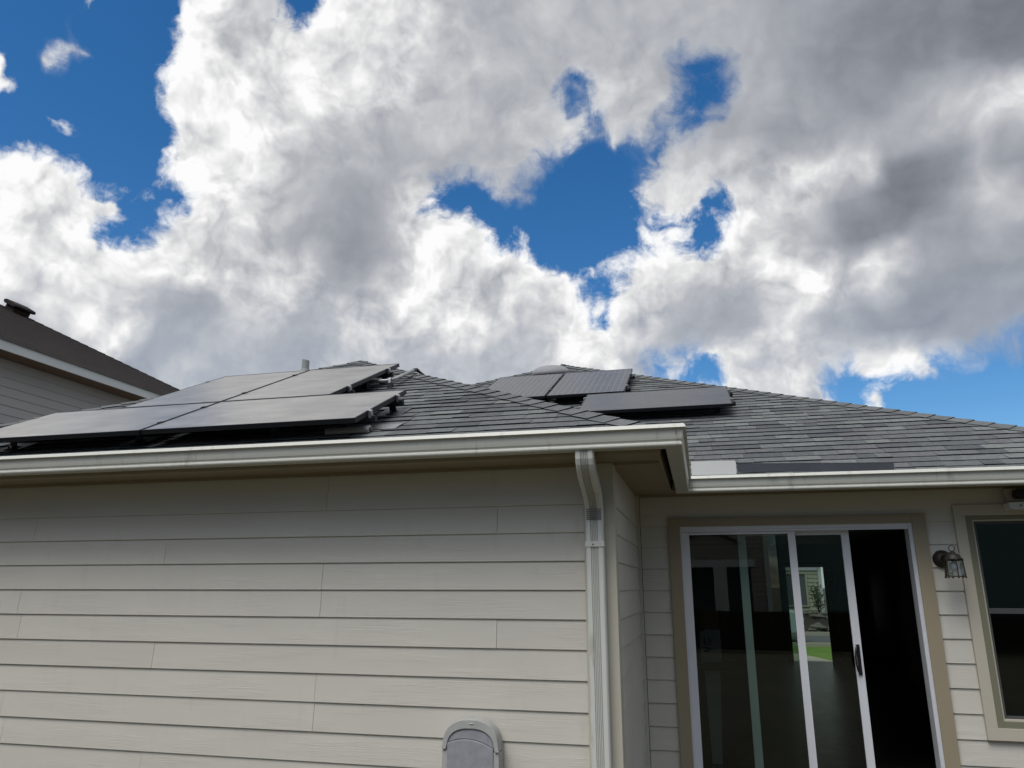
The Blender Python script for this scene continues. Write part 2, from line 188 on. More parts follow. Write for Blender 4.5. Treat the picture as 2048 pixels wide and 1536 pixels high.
def build_world():
    w = bpy.data.worlds.new('World')
    w.use_nodes = True
    t = w.node_tree
    t.nodes.clear()
    g = NG(t)
    out = t.nodes.new('ShaderNodeOutputWorld')
    sky = t.nodes.new('ShaderNodeTexSky')
    sky.sky_type = 'NISHITA'
    sky.sun_disc = False
    sky.sun_elevation = R(SUN_EL)
    sky.sun_rotation = R(SUN_AZ)
    sky.air_density = 1.0
    sky.dust_density = 0.3
    sky.ozone_density = 4.0
    hs = t.nodes.new('ShaderNodeHueSaturation')
    hs.inputs['Saturation'].default_value = 1.30
    hs.inputs['Hue'].default_value = 0.5
    t.links.new(sky.outputs[0], hs.inputs['Color'])
    bg_sky = t.nodes.new('ShaderNodeBackground')
    t.links.new(hs.outputs[0], bg_sky.inputs['Color'])
    bg_sky.inputs['Strength'].default_value = 0.12

    tc = t.nodes.new('ShaderNodeTexCoord')
    d = tc.outputs['Generated']
    # warp of the look-up direction
    nw = g.noise(d, 11.0, 4, 0.5)
    wv = g.vmath('SUBTRACT', nw.outputs['Color'], (0.5, 0.5, 0.5))
    d2 = g.vmath('ADD', d, g.vmath('SCALE', wv, scale=0.060))
    d2 = g.vmath('NORMALIZE', d2)
    x, y, z = g.sep(d2)
    az = g.math('ARCTAN2', x, y)
    el = g.math('ARCSINE', z)
    u = g.math('MULTIPLY_ADD', az, 180 / pi / MAP_DAZ, -MAP_AZ0 / MAP_DAZ)
    v = g.math('MULTIPLY_ADD', el, 180 / pi / MAP_DEL, -MAP_EL0 / MAP_DEL)
    cov = CLOUD_COVER
    lum = CLOUD_LIGHT
    nr, nc = len(cov), len(cov[0])
    vc = g.math('MINIMUM', g.math('MAXIMUM', v, 0.0), nr - 1.0)
    ua = g.math('MULTIPLY', u, 1 / 31.0, clamp=True)
    ub = g.math('MULTIPLY_ADD', u, 1 / 31.0, -1.0, clamp=True)
    right = g.math('GREATER_THAN', u, 31.0)
    acc = None
    for r in range(nr):
        halves = []
        for h, fac in ((0, ua), (1, ub)):
            cr = t.nodes.new('ShaderNodeValToRGB')
            cr.color_ramp.interpolation = 'LINEAR'
            els = cr.color_ramp.elements
            while len(els) < 32:
                els.new(0.5)
            for k in range(32):
                els[k].position = k / 31.0
            for k in range(32):
                c = min(h * 31 + k, nc - 1)
                a = cov[r][c] / 99.0
                b = lum[r][c] / 99.0
                els[k].color = (a, b, 0, 1)
            t.links.new(fac, cr.inputs[0])
            halves.append(cr.outputs[0])
        row = g.mix(right, halves[0], halves[1])
        wgt = g.math('SUBTRACT', 1.0, g.math('ABSOLUTE', g.math('SUBTRACT', vc, float(r))), clamp=True)
        acc = g.vmath('SCALE', row, scale=wgt) if acc is None else g.vmath('ADD', acc, g.vmath('SCALE', row, scale=wgt))
    mc, ml, _ = g.sep(acc)
    # outside the mapped part of the sky: unseen cloud added, brightness shaped for panel and wall light
    inside = g.math('MULTIPLY', g.smooth(v, nr + 8.0, nr - 1.0 + 0.5), g.smooth(g.math('ABSOLUTE', g.math('SUBTRACT', u, 31.0)), 35.0, 31.5))
    glow = g.smooth(g.vmath('DOT_PRODUCT', d, tuple(SUN_DIR)), 0.70, 1.0)
    high = g.smooth(z, 0.15, 0.85)
    mc = g.mixf(inside, 0.80, mc)
    ml = g.mixf(inside, g.math('MAXIMUM', g.math('MULTIPLY', high, 0.62), g.smooth(y, 0.0, 0.4, 0.0, 1.0)), ml)
    c = g.math('MULTIPLY_ADD', mc, 2.0, -1.0)
    c = g.math('MULTIPLY_ADD', g.smooth(c, 0.7, 1.0), 0.5, c)
    # cloud texture
    dw = g.vmath('ADD', d, g.vmath('SCALE', wv, scale=0.06))
    f1 = g.noise(dw, 9.0, 9, 0.64).outputs[0]
    s1 = g.noise(dw, 10.0, 4, 0.55).outputs[0]
    s2 = g.noise(g.vmath('ADD', dw, (-0.008, 0.0, 0.016)), 10.0, 4, 0.55).outputs[0]
    bil = g.noise(dw, 16.0, 5, 0.52).outputs[0]
    bil = g.math('ABSOLUTE', g.math('MULTIPLY_ADD', bil, 2.0, -1.0))
    cc = g.math('ADD', c, g.math('MULTIPLY_ADD', f1, 3.4, -1.7))
    cc = g.math('ADD', cc, g.math('MULTIPLY_ADD', bil, 1.0, -0.34))
    soft = g.smooth(ml, 0.72, 0.45)
    mask = g.mixf(soft, g.smooth(cc, -0.22, 0.42), g.smooth(cc, -0.55, 0.75))
    core = g.smooth(cc, 0.1, 1.0)
    lm = g.math('MULTIPLY_ADD', ml, 155 / 255.0, 100 / 255.0)
    crisp = g.math('MULTIPLY_ADD', g.smooth(ml, 0.35, 0.8), 0.82, 0.18)
    emb = g.math('MULTIPLY', g.math('SUBTRACT', s1, s2), g.math('MULTIPLY', crisp, 1.0))
    lm = g.math('ADD', lm, emb)
    lm = g.math('ADD', lm, g.math('MULTIPLY', g.math('MULTIPLY_ADD', bil, 0.36, -0.062), crisp))
    lm = g.math('ADD', lm, g.math('MULTIPLY', g.math('SUBTRACT', f1, 0.5), g.math('MULTIPLY', crisp, 0.22)))
    lm = g.math('ADD', lm, g.math('MULTIPLY_ADD', core, -0.04, 0.045))
    lm = g.math('MAXIMUM', g.math('MINIMUM', g.math('MULTIPLY_ADD', lm, 1.04, 0.012), 0.99), 0.3)
    lin = g.math('POWER', lm, 2.2)
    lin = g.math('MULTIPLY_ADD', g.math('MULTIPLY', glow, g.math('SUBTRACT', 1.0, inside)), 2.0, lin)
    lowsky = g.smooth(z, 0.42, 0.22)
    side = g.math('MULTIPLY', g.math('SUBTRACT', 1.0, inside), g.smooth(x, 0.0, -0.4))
    lin = g.math('MULTIPLY', lin, g.math('MULTIPLY_ADD', g.math('MULTIPLY', side, g.smooth(y, 0.1, 0.5)), 0.9, 1.0))  # added unseen cloud on the left, boosted to whiten the panels
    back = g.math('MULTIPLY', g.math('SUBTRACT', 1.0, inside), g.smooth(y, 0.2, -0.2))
    lin = g.math('MULTIPLY', lin, g.math('MULTIPLY_ADD', g.math('MULTIPLY', back, g.smooth(z, 0.6, 0.1)), -0.6, 1.0))  # unseen low rear sky dimmed so the wall under the eave darkens
    tint = g.mix(g.smooth(lm, 0.45, 0.95), g.mix(lowsky, (0.905, 0.975, 1.12, 1), (0.80, 0.96, 1.25, 1)), (1.0, 1.0, 1.0, 1))
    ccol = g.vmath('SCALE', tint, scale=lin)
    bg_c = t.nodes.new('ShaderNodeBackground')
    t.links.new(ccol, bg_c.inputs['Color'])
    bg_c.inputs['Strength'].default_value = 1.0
    mx = t.nodes.new('ShaderNodeMixShader')
    t.links.new(mask, mx.inputs[0])
    t.links.new(bg_sky.outputs[0], mx.inputs[1])
    t.links.new(bg_c.outputs[0], mx.inputs[2])
    t.links.new(mx.outputs[0], out.inputs['Surface'])
    SC.world = w


build_world()

# ------------------------------------------------------------------ materials
def new_mat(name):
    m = bpy.data.materials.new(name)
    m.use_nodes = True
    g = NG(m.node_tree)
    b = m.node_tree.nodes['Principled BSDF']
    return m, g, b


def obj_coord(g):
    return g.n.new('ShaderNodeTexCoord').outputs['Object']


def scaled(g, v, s):
    return g.vmath('MULTIPLY', v, s)


def bump(g, b, h, strength=0.3, dist=0.002):
    n = g.n.new('ShaderNodeBump')
    n.inputs['Strength'].default_value = strength
    n.inputs['Distance'].default_value = dist
    g.put(n.inputs['Height'], h)
    g.l.new(n.outputs[0], b.inputs['Normal'])


def island(g):
    return g.n.new('ShaderNodeNewGeometry').outputs['Random Per Island']


def mul_col(g, col, f):
    return g.vmath('SCALE', col, scale=f)


def painted(name, col, rough=0.5, var=0.06, grain=0.0, dirt=0.0, spec=0.35):
    m, g, b = new_mat(name)
    p = obj_coord(g)
    n = g.noise(p, 1.7, 4, 0.6).outputs[0]
    f = g.math('MULTIPLY_ADD', n, var * 2, 1 - var)
    f = g.math('MULTIPLY', f, g.math('MULTIPLY_ADD', island(g), var * 0.9, 1 - var * 0.45))
    c = mul_col(g, col, f)
    if dirt:
        dn = g.noise(scaled(g, p, (14, 14, 2.2)), 1.0, 6, 0.65).outputs[0]
        dn2 = g.noise(p, 3.1, 3, 0.6).outputs[0]
        k = g.math('MULTIPLY', g.smooth(dn, 0.52, 0.75), g.smooth(dn2, 0.42, 0.62))
        c = g.mix(g.math('MULTIPLY', k, dirt), c, (col[0] * .42, col[1] * .40, col[2] * .35, 1))
    g.put(b.inputs['Base Color'], c)
    b.inputs['Roughness'].default_value = rough
    b.inputs['Specular IOR Level'].default_value = spec
    if grain:
        gr = g.noise(scaled(g, p, (4.5, 4.5, 120)), 1.0, 5, 0.62, 0.9).outputs[0]
        patch = g.smooth(g.noise(scaled(g, p, (1.1, 1.1, 5.0)), 1.3, 2, 0.5).outputs[0], 0.42, 0.62)
        h = g.math('MULTIPLY', gr, g.math('MULTIPLY_ADD', patch, 0.85, 0.15))
        bump(g, b, h, grain, 0.004)
    else:
        bump(g, b, g.noise(p, 120.0, 3, 0.6).outputs[0], 0.12, 0.001)
    return m


def plain(name, col, rough=0.5, metal=0.0, spec=0.4, var=0.1, nscale=9.0, bmp=0.1):
    m, g, b = new_mat(name)
    p = obj_coord(g)
    n = g.noise(p, nscale, 5, 0.62).outputs[0]
    g.put(b.inputs['Base Color'], mul_col(g, col, g.math('MULTIPLY_ADD', n, var * 2, 1 - var)))
    g.put(b.inputs['Roughness'], g.math('MULTIPLY_ADD', n, 0.2, rough - 0.1))
    b.inputs['Metallic'].default_value = metal
    b.inputs['Specular IOR Level'].default_value = spec
    if bmp:
        bump(g, b, g.noise(p, nscale * 9, 3, 0.6).outputs[0], bmp, 0.002)
    return m


def shingle_mat(name, cols, tone=1.0):
    m, g, b = new_mat(name)
    p = obj_coord(g)
    r = island(g)
    cr = g.n.new('ShaderNodeValToRGB')
    cr.color_ramp.interpolation = 'CONSTANT'
    els = cr.color_ramp.elements
    while len(els) < len(cols):
        els.new(0.5)
    for i, c in enumerate(cols):
        els[i].position = i / len(cols)
        els[i].color = (c[0] * tone, c[1] * tone, c[2] * tone, 1)
    g.l.new(r, cr.inputs[0])
    gran = g.noise(p, 130.0, 4, 0.75).outputs[0]
    blot = g.noise(p, 1.4, 4, 0.6).outputs[0]
    mid = g.noise(p, 22.0, 4, 0.65).outputs[0]
    f = g.math('MULTIPLY', g.math('MULTIPLY_ADD', gran, 1.4, 0.3), g.math('MULTIPLY_ADD', blot, 0.5, 0.75))
    f = g.math('MULTIPLY', f, g.math('MULTIPLY_ADD', mid, 1.0, 0.5))
    g.put(b.inputs['Base Color'], mul_col(g, cr.outputs[0], f))
    b.inputs['Roughness'].default_value = 0.9
    b.inputs['Specular IOR Level'].default_value = 0.25
    bump(g, b, g.math('ADD', gran, g.math('MULTIPLY', mid, 2.0)), 0.5, 0.002)
    return m


def glass_mat(name, tint, rough=0.0, boost=1.6):
    m = bpy.data.materials.new(name)
    m.use_nodes = True
    t = m.node_tree
    t.nodes.clear()
    g = NG(t)
    out = t.nodes.new('ShaderNodeOutputMaterial')
    tr = t.nodes.new('ShaderNodeBsdfTransparent')
    tr.inputs[0].default_value = (*tint, 1)
    gl = t.nodes.new('ShaderNodeBsdfGlossy')
    gl.inputs['Roughness'].default_value = rough
    gl.inputs['Color'].default_value = (0.95, 1.0, 0.98, 1)
    p = obj_coord(g)
    bm_ = t.nodes.new('ShaderNodeBump')
    bm_.inputs['Strength'].default_value = 0.02
    bm_.inputs['Distance'].default_value = 0.01
    g.put(bm_.inputs['Height'], g.noise(p, 1.6, 1, 0.4).outputs[0])
    t.links.new(bm_.outputs[0], gl.inputs['Normal'])
    fr = t.nodes.new('ShaderNodeFresnel')
    fr.inputs['IOR'].default_value = 1.5
    mx = t.nodes.new('ShaderNodeMixShader')
    t.links.new(g.math('MULTIPLY', fr.outputs[0], boost, clamp=True), mx.inputs[0])
    t.links.new(tr.outputs[0], mx.inputs[1])
    t.links.new(gl.outputs[0], mx.inputs[2])
    t.links.new(mx.outputs[0], out.inputs['Surface'])
    return m


def panel_glass(name, grid, bright_sheen):
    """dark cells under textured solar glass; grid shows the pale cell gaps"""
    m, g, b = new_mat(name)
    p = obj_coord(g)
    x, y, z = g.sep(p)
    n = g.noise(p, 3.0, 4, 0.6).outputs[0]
    dust_sheen = g.noise(scaled(g, p, (2.0, 5.0, 1.0)), 1.2, 6, 0.65).outputs[0]
    base = g.mix(g.math('MULTIPLY', g.smooth(dust_sheen, 0.25, 0.75), 0.85 if bright_sheen else 0.5), (0.028, 0.027, 0.026, 1), (0.34, 0.318, 0.288, 1) if bright_sheen else (0.085, 0.079, 0.072, 1))  # bright sky reflection of the left array painted in with the dust colour
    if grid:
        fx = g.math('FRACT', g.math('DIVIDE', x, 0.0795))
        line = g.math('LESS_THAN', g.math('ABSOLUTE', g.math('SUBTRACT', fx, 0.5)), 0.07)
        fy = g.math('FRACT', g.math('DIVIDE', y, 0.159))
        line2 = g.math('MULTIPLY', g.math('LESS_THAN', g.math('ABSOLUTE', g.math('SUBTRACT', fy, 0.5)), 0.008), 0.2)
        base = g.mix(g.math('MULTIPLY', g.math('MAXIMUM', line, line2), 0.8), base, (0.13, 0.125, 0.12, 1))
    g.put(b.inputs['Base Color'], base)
    g.put(b.inputs['Roughness'], g.math('MULTIPLY_ADD', dust_sheen, 0.12, 0.18))
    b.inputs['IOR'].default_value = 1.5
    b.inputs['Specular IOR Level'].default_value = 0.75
    b.inputs['Sheen Weight'].default_value = 1.0 if bright_sheen else 0.2
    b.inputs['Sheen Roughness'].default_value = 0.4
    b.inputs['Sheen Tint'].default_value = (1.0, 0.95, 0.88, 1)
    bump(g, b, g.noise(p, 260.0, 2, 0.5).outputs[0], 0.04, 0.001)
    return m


M = {}
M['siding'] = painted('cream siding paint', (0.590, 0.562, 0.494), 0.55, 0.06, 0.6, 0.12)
M['siding_flat'] = painted('cream trim paint', (0.53, 0.51, 0.43), 0.5, 0.05, 0.12)
M['corner'] = painted('beige corner board paint', (0.50, 0.47, 0.385), 0.5, 0.05, 0.10)
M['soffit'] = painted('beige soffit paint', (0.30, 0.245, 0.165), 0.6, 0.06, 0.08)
M['tan'] = painted('tan door trim paint', (0.31, 0.262, 0.180), 0.55, 0.06, 0.08)
M['window_trim'] = painted('sand window trim paint', (0.49, 0.45, 0.365), 0.55, 0.06, 0.10)
M['olive'] = painted('olive window casing paint', (0.19, 0.185, 0.125), 0.55, 0.07, 0.05)
M['gutter'] = painted('off white gutter enamel', (0.565, 0.56, 0.50), 0.38, 0.06, 0.0, 0.55)
M['downspout'] = painted('grey white downspout enamel', (0.60, 0.60, 0.555), 0.42, 0.06, 0.0, 0.75)
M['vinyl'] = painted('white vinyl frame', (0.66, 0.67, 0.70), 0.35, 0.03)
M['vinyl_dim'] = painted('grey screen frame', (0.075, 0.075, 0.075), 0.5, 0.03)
M['white_flash'] = painted('white splash guard paint', (0.66, 0.665, 0.64), 0.45, 0.06, 0.0, 0.5)
M['dark_metal'] = plain('dark galvanised strip', (0.075, 0.083, 0.095), 0.5, 0.3)
M['black_alu'] = plain('black anodised aluminium', (0.016, 0.017, 0.022), 0.42, 0.4)
M['rail'] = plain('mill aluminium', (0.36, 0.36, 0.36), 0.42, 0.8)
M['foot'] = plain('black mounting foot', (0.022, 0.023, 0.026), 0.5, 0.3)
M['conduit'] = plain('grey conduit', (0.33, 0.33, 0.32), 0.45, 0.5)
M['pvc'] = plain('grey vent pipe paint', (0.30, 0.31, 0.30), 0.6)
M['dome'] = plain('grey vent dome paint', (0.26, 0.26, 0.27), 0.6, 0, 0.3, 0.06)
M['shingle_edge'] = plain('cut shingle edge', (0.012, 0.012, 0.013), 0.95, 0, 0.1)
M['shingle'] = shingle_mat('charcoal shingle', [(0.101, 0.109, 0.110), (0.120, 0.129, 0.129), (0.088, 0.094, 0.097), (0.108, 0.114, 0.116),
                                                (0.142, 0.151, 0.147), (0.104, 0.105, 0.109), (0.074, 0.080, 0.084), (0.116, 0.123, 0.122)], 1.06)
M['shingle_brown'] = shingle_mat('brown shingle', [(0.052, 0.040, 0.034), (0.062, 0.047, 0.040), (0.046, 0.036, 0.032)], 0.52)
M['hip'] = shingle_mat('hip cap shingle', [(0.086, 0.091, 0.091), (0.095, 0.100, 0.100), (0.080, 0.084, 0.086)], 1.35)
M['deck'] = plain('roof underlay', (0.02, 0.02, 0.02), 0.9)
M['glass_sheen'] = panel_glass('solar glass with dust and painted sky sheen', False, True)
M['glass_low_sheen'] = panel_glass('solar glass with weaker painted sky sheen', False, False)  # darker copy of the same glass, weaker sky reflection painted in
M['glass_grid'] = panel_glass('solar glass with cell lines', True, False)
M['door_glass'] = glass_mat('green tinted door glass', (0.40, 0.49, 0.445))
M['window_glass'] = glass_mat('window glass with insect screen', (0.20, 0.22, 0.24), 0.05, 1.6)
M['grime'] = painted('grimy downspout fold', (0.22, 0.21, 0.19), 0.7, 0.2)
M['lamp_glass'] = glass_mat('clear lantern glass', (0.85, 0.86, 0.85))
M['bronze'] = plain('bronze lantern paint', (0.035, 0.030, 0.024), 0.5, 0.3)
M['bulb'] = plain('frosted bulb', (0.75, 0.76, 0.74), 0.3, 0, 0.5, 0.02)
M['handle'] = plain('dark handle', (0.018, 0.016, 0.02), 0.35, 0.2)
M['resin'] = plain('weathered grey resin', (0.30, 0.30, 0.32), 0.65, 0, 0.3, 0.30, 18.0, 0.4)
M['resin_lid'] = plain('pale grey resin lid', (0.40, 0.40, 0.38), 0.65, 0, 0.3, 0.20, 14.0, 0.3)
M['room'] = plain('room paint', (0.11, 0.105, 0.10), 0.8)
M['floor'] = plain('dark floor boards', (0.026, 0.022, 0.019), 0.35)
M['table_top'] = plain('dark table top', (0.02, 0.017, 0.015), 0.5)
M['table_leg'] = plain('pale table leg', (0.36, 0.40, 0.42), 0.5)
M['bag'] = plain('pale printed bag', (0.36, 0.34, 0.37), 0.6, 0, 0.3, 0.06)
M['bag_print'] = plain('dark bag print', (0.05, 0.06, 0.12), 0.6)
M['bag_top'] = plain('brown paper', (0.16, 0.09, 0.04), 0.8, 0, 0.2, 0.3)
M['door_wood'] = plain('dark brown door', (0.055, 0.040, 0.028), 0.5)
M['n_siding'] = painted('grey taupe siding', (0.40, 0.375, 0.36), 0.6, 0.05, 0.12)
M['n_trim'] = painted('white fascia paint', (0.62, 0.63, 0.62), 0.5, 0.05)
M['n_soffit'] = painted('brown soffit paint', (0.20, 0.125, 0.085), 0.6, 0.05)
M['far_siding'] = painted('yellowish siding', (0.40, 0.38, 0.27), 0.6, 0.05, 0.1)
M['back_siding'] = painted('grey back siding', (0.34, 0.31, 0.28), 0.6, 0.05, 0.1)
M['teal_siding'] = painted('blue green siding', (0.15, 0.225, 0.225), 0.6, 0.05, 0.1)
M['dark_pane'] = plain('dark window pane', (0.03, 0.035, 0.04), 0.12, 0, 0.5, 0.05, 4.0, 0)
M['grey_pane'] = plain('grey screened pane', (0.10, 0.11, 0.11), 0.4, 0, 0.4, 0.05, 4.0, 0)
M['fence'] = plain('dark fence boards', (0.03, 0.022, 0.016), 0.85)
M['asphalt'] = plain('asphalt', (0.11, 0.11, 0.115), 0.9)
M['concrete'] = plain('concrete', (0.40, 0.36, 0.29), 0.85)
M['rock'] = plain('grey rock', (0.13, 0.12, 0.10), 0.85, 0, 0.3, 0.35, 5.0, 0.4)
M['leaf'] = plain('shrub leaf', (0.055, 0.08, 0.03), 0.6)
M['bark'] = plain('shrub stem', (0.08, 0.06, 0.04), 0.9)
M['car_paint'] = plain('white car paint', (0.68, 0.74, 0.76), 0.25, 0, 0.5, 0.02, 3.0, 0)
M['tyre'] = plain('tyre rubber', (0.015, 0.015, 0.016), 0.8)
M['rim'] = plain('wheel rim', (0.4, 0.4, 0.42), 0.35, 0.8)
M['black_plastic'] = plain('black plastic', (0.008, 0.008, 0.009), 0.4)
M['white_plastic'] = plain('white plastic', (0.62, 0.62, 0.60), 0.5)


def grass_mat(name, ca, cb):
    m, g, b = new_mat(name)
    p = obj_coord(g)
    n = g.noise(p, 0.6, 6, 0.65).outputs[0]
    n2 = g.noise(p, 45.0, 4, 0.7).outputs[0]
    c = g.mix(g.smooth(n, 0.35, 0.65), ca, cb)
    c = mul_col(g, c, g.math('MULTIPLY_ADD', n2, 1.0, 0.5))
    g.put(b.inputs['Base Color'], c)
    b.inputs['Roughness'].default_value = 0.95
    bump(g, b, n2, 0.6, 0.03)
    return m


M['grass'] = grass_mat('worn yard grass', (0.060, 0.056, 0.030, 1), (0.088, 0.074, 0.044, 1))
M['lawn'] = grass_mat('green front lawn', (0.10, 0.19, 0.02, 1), (0.15, 0.24, 0.03, 1))


# ------------------------------------------------------------------ object helpers
def finish(bm, name, mats, parent=None, smooth=False, origin=(0, 0, 0), bevel=0.0):
    me = bpy.data.meshes.new(name)
    bmesh.ops.recalc_face_normals(bm, faces=bm.faces)
    bm.to_mesh(me)
    bm.free()
    if not isinstance(mats, (list, tuple)):
        mats = [mats]
    for m in mats:
        me.materials.append(m)
    if smooth:
        for p in me.polygons:
            p.use_smooth = True
    o = bpy.data.objects.new(name, me)
    COL.objects.link(o)
    if parent is not None:
        o.parent = parent
        if parent.get('world_built'):
            o.location = -Vector(parent['world_built'])
    if bevel:
        b = o.modifiers.new('bevel', 'BEVEL')
        b.width = bevel
        b.segments = 2
        b.limit_method = 'ANGLE'
        b.angle_limit = R(40)
    return o


def sub(bm, name, mats, parent, **k):
    """a sub-part whose parent part was itself built in world coordinates"""
    o = finish(bm, name, mats, None, **k)
    o.parent = parent
    return o


def thing(name, label, cat, loc=(0, 0, 0), rot=(0, 0, 0), group=None, world=False):
    o = bpy.data.objects.new(name, None)
    o.empty_display_size = 0.1
    COL.objects.link(o)
    o.location = loc
    o.rotation_euler = rot
    tag(o, label, cat, group)
    if world:
        o['world_built'] = [float(a) for a in loc]
    return o


def tag(o, label=None, cat=None, group=None, kind=None):
    if label:
        o['label'] = label
    if cat:
        o['category'] = cat
    if group:
        o['group'] = group
    if kind:
        o['kind'] = kind
    return o


def copy_tree(o, parent=None):
    c = o.copy()
    COL.objects.link(c)
    if parent is not None:
        c.parent = parent
    for ch in list(o.children):
        copy_tree(ch, c)
    return c


def face(bm, pts, mi=0):
    f = bm.faces.new([bm.verts.new(p) for p in pts])
    f.material_index = mi
    return f


def box(bm, x0, x1, y0, y1, z0, z1, mi=0):
    v = [bm.verts.new(p) for p in ((x0, y0, z0), (x1, y0, z0), (x1, y1, z0), (x0, y1, z0),
                                   (x0, y0, z1), (x1, y0, z1), (x1, y1, z1), (x0, y1, z1))]
    for q in ((0, 3, 2, 1), (4, 5, 6, 7), (0, 1, 5, 4), (1, 2, 6, 5), (2, 3, 7, 6), (3, 0, 4, 7)):
        f = bm.faces.new([v[i] for i in q])
        f.material_index = mi


def one_box(*a):
    bm = bmesh.new()
    box(bm, *a)
    return bm


def prism(bm, poly, axis, a, b, mi=0):
    """extrude a closed 2-D polygon along an axis ('x','y','z') from a to b"""
    def P(p, t):
        return {'x': (t, p[0], p[1]), 'y': (p[0], t, p[1]), 'z': (p[0], p[1], t)}[axis]
    A = [bm.verts.new(P(p, a)) for p in poly]
    B = [bm.verts.new(P(p, b)) for p in poly]
    n = len(poly)
    for i in range(n):
        f = bm.faces.new((A[i], A[(i + 1) % n], B[(i + 1) % n], B[i]))
        f.material_index = mi
    for L in (A, B):
        f = bm.faces.new(L)
        f.material_index = mi


def tube(bm, pts, r, seg=10, mi=0, cap=True):
    pts = [Vector(p) for p in pts]
    rs = r if isinstance(r, (list, tuple)) else [r] * len(pts)
    rings = []
    up0 = None
    for i, p in enumerate(pts):
        t = (pts[min(i + 1, len(pts) - 1)] - pts[max(i - 1, 0)]).normalized()
        if up0 is None:
            a = Vector((0, 0, 1)) if abs(t.z) < 0.9 else Vector((1, 0, 0))
        else:
            a = up0
        s = t.cross(a).normalized()
        n = s.cross(t).normalized()
        up0 = n
        rings.append([bm.verts.new(p + (s * cos(2 * pi * k / seg) + n * sin(2 * pi * k / seg)) * rs[i]) for k in range(seg)])
    for i in range(len(rings) - 1):
        for k in range(seg):
            f = bm.faces.new((rings[i][k], rings[i][(k + 1) % seg], rings[i + 1][(k + 1) % seg], rings[i + 1][k]))
            f.material_index = mi
    if cap:
        for rg in (rings[0], rings[-1]):
            f = bm.faces.new(rg)
            f.material_index = mi


def lathe(bm, prof, seg=24, centre=(0, 0, 0), mi=0):
    c = Vector(centre)
    rings = []
    for r, z in prof:
        if r < 1e-5:
            rings.append([bm.verts.new(c + Vector((0, 0, z)))])
        else:
            rings.append([bm.verts.new(c + Vector((r * cos(2 * pi * k / seg), r * sin(2 * pi * k / seg), z))) for k in range(seg)])
    for a, b in zip(rings[:-1], rings[1:]):
        for k in range(seg):
            k2 = (k + 1) % seg
            q = []
            q.append(a[k] if len(a) > 1 else a[0])
            if len(a) > 1:
                q.append(a[k2])
            q.append(b[k2] if len(b) > 1 else b[0])
            if len(b) > 1:
                q.append(b[k])
            f = bm.faces.new(q)
            f.material_index = mi


def clip(poly, a, b, c):
    """keep the part of a polygon where a*x+b*y+c >= 0"""
    out = []
    n = len(poly)
    for i in range(n):
        p, q = poly[i], poly[(i + 1) % n]
        dp, dq = a * p[0] + b * p[1] + c, a * q[0] + b * q[1] + c
        if dp >= 0:
            out.append(p)
        if (dp >= 0) != (dq >= 0):
            t = dp / (dp - dq)
            out.append((p[0] + (q[0] - p[0]) * t, p[1] + (q[1] - p[1]) * t))
    return out


# ------------------------------------------------------------------ ground
P_ROOF = 0.478
RA = math.atan(P_ROOF)
KS = sqrt(1 + P_ROOF ** 2)
CZ = 1.72                      # eye height, the figures below are taken from it
D1, D2 = 4.79, 6.67            # the two back walls
SLAB = 0.165

bm = bmesh.new()
face(bm, [(-700, -700, 0), (700, -700, 0), (700, 700, 0), (-700, 700, 0)])
tag(finish(bm, 'ground', M['grass']), kind='structure')
bm = bmesh.new()
face(bm, [(-80, 24.6, 0.004), (80, 24.6, 0.004), (80, 29.8, 0.004), (-80, 29.8, 0.004)])
tag(finish(bm, 'road', M['asphalt']), kind='structure')
bm = bmesh.new()
box(bm, -80, 80, 24.42, 24.6, 0, 0.11)
box(bm, -80, 80, 29.8, 29.98, 0, 0.13)
tag(finish(bm, 'kerb', M['concrete']), kind='structure')
bm = bmesh.new()
face(bm, [(-30, 18.03, 0.008), (30, 18.03, 0.008), (30, 24.41, 0.008), (-30, 24.41, 0.008)])
tag(finish(bm, 'front_lawn', M['lawn']), kind='structure')
bm = bmesh.new()
face(bm, [(0.2, 18.03, 0.02), (3.12, 18.03, 0.02), (2.98, 19.2, 0.02), (2.76, 20.3, 0.02), (2.45, 21.3, 0.02), (1.9, 22.4, 0.02), (1.2, 23.2, 0.02), (0.2, 23.9, 0.02), (-0.9, 22.8, 0.02), (0.2, 21.6, 0.02)])
tag(finish(bm, 'front_path', M['concrete']), kind='structure')

# ------------------------------------------------------------------ the house
house = thing('house', 'single storey house with cream lap siding, dark grey hip roof and white sliding patio door', 'house', (-2.1, 11.0, 0), world=True)


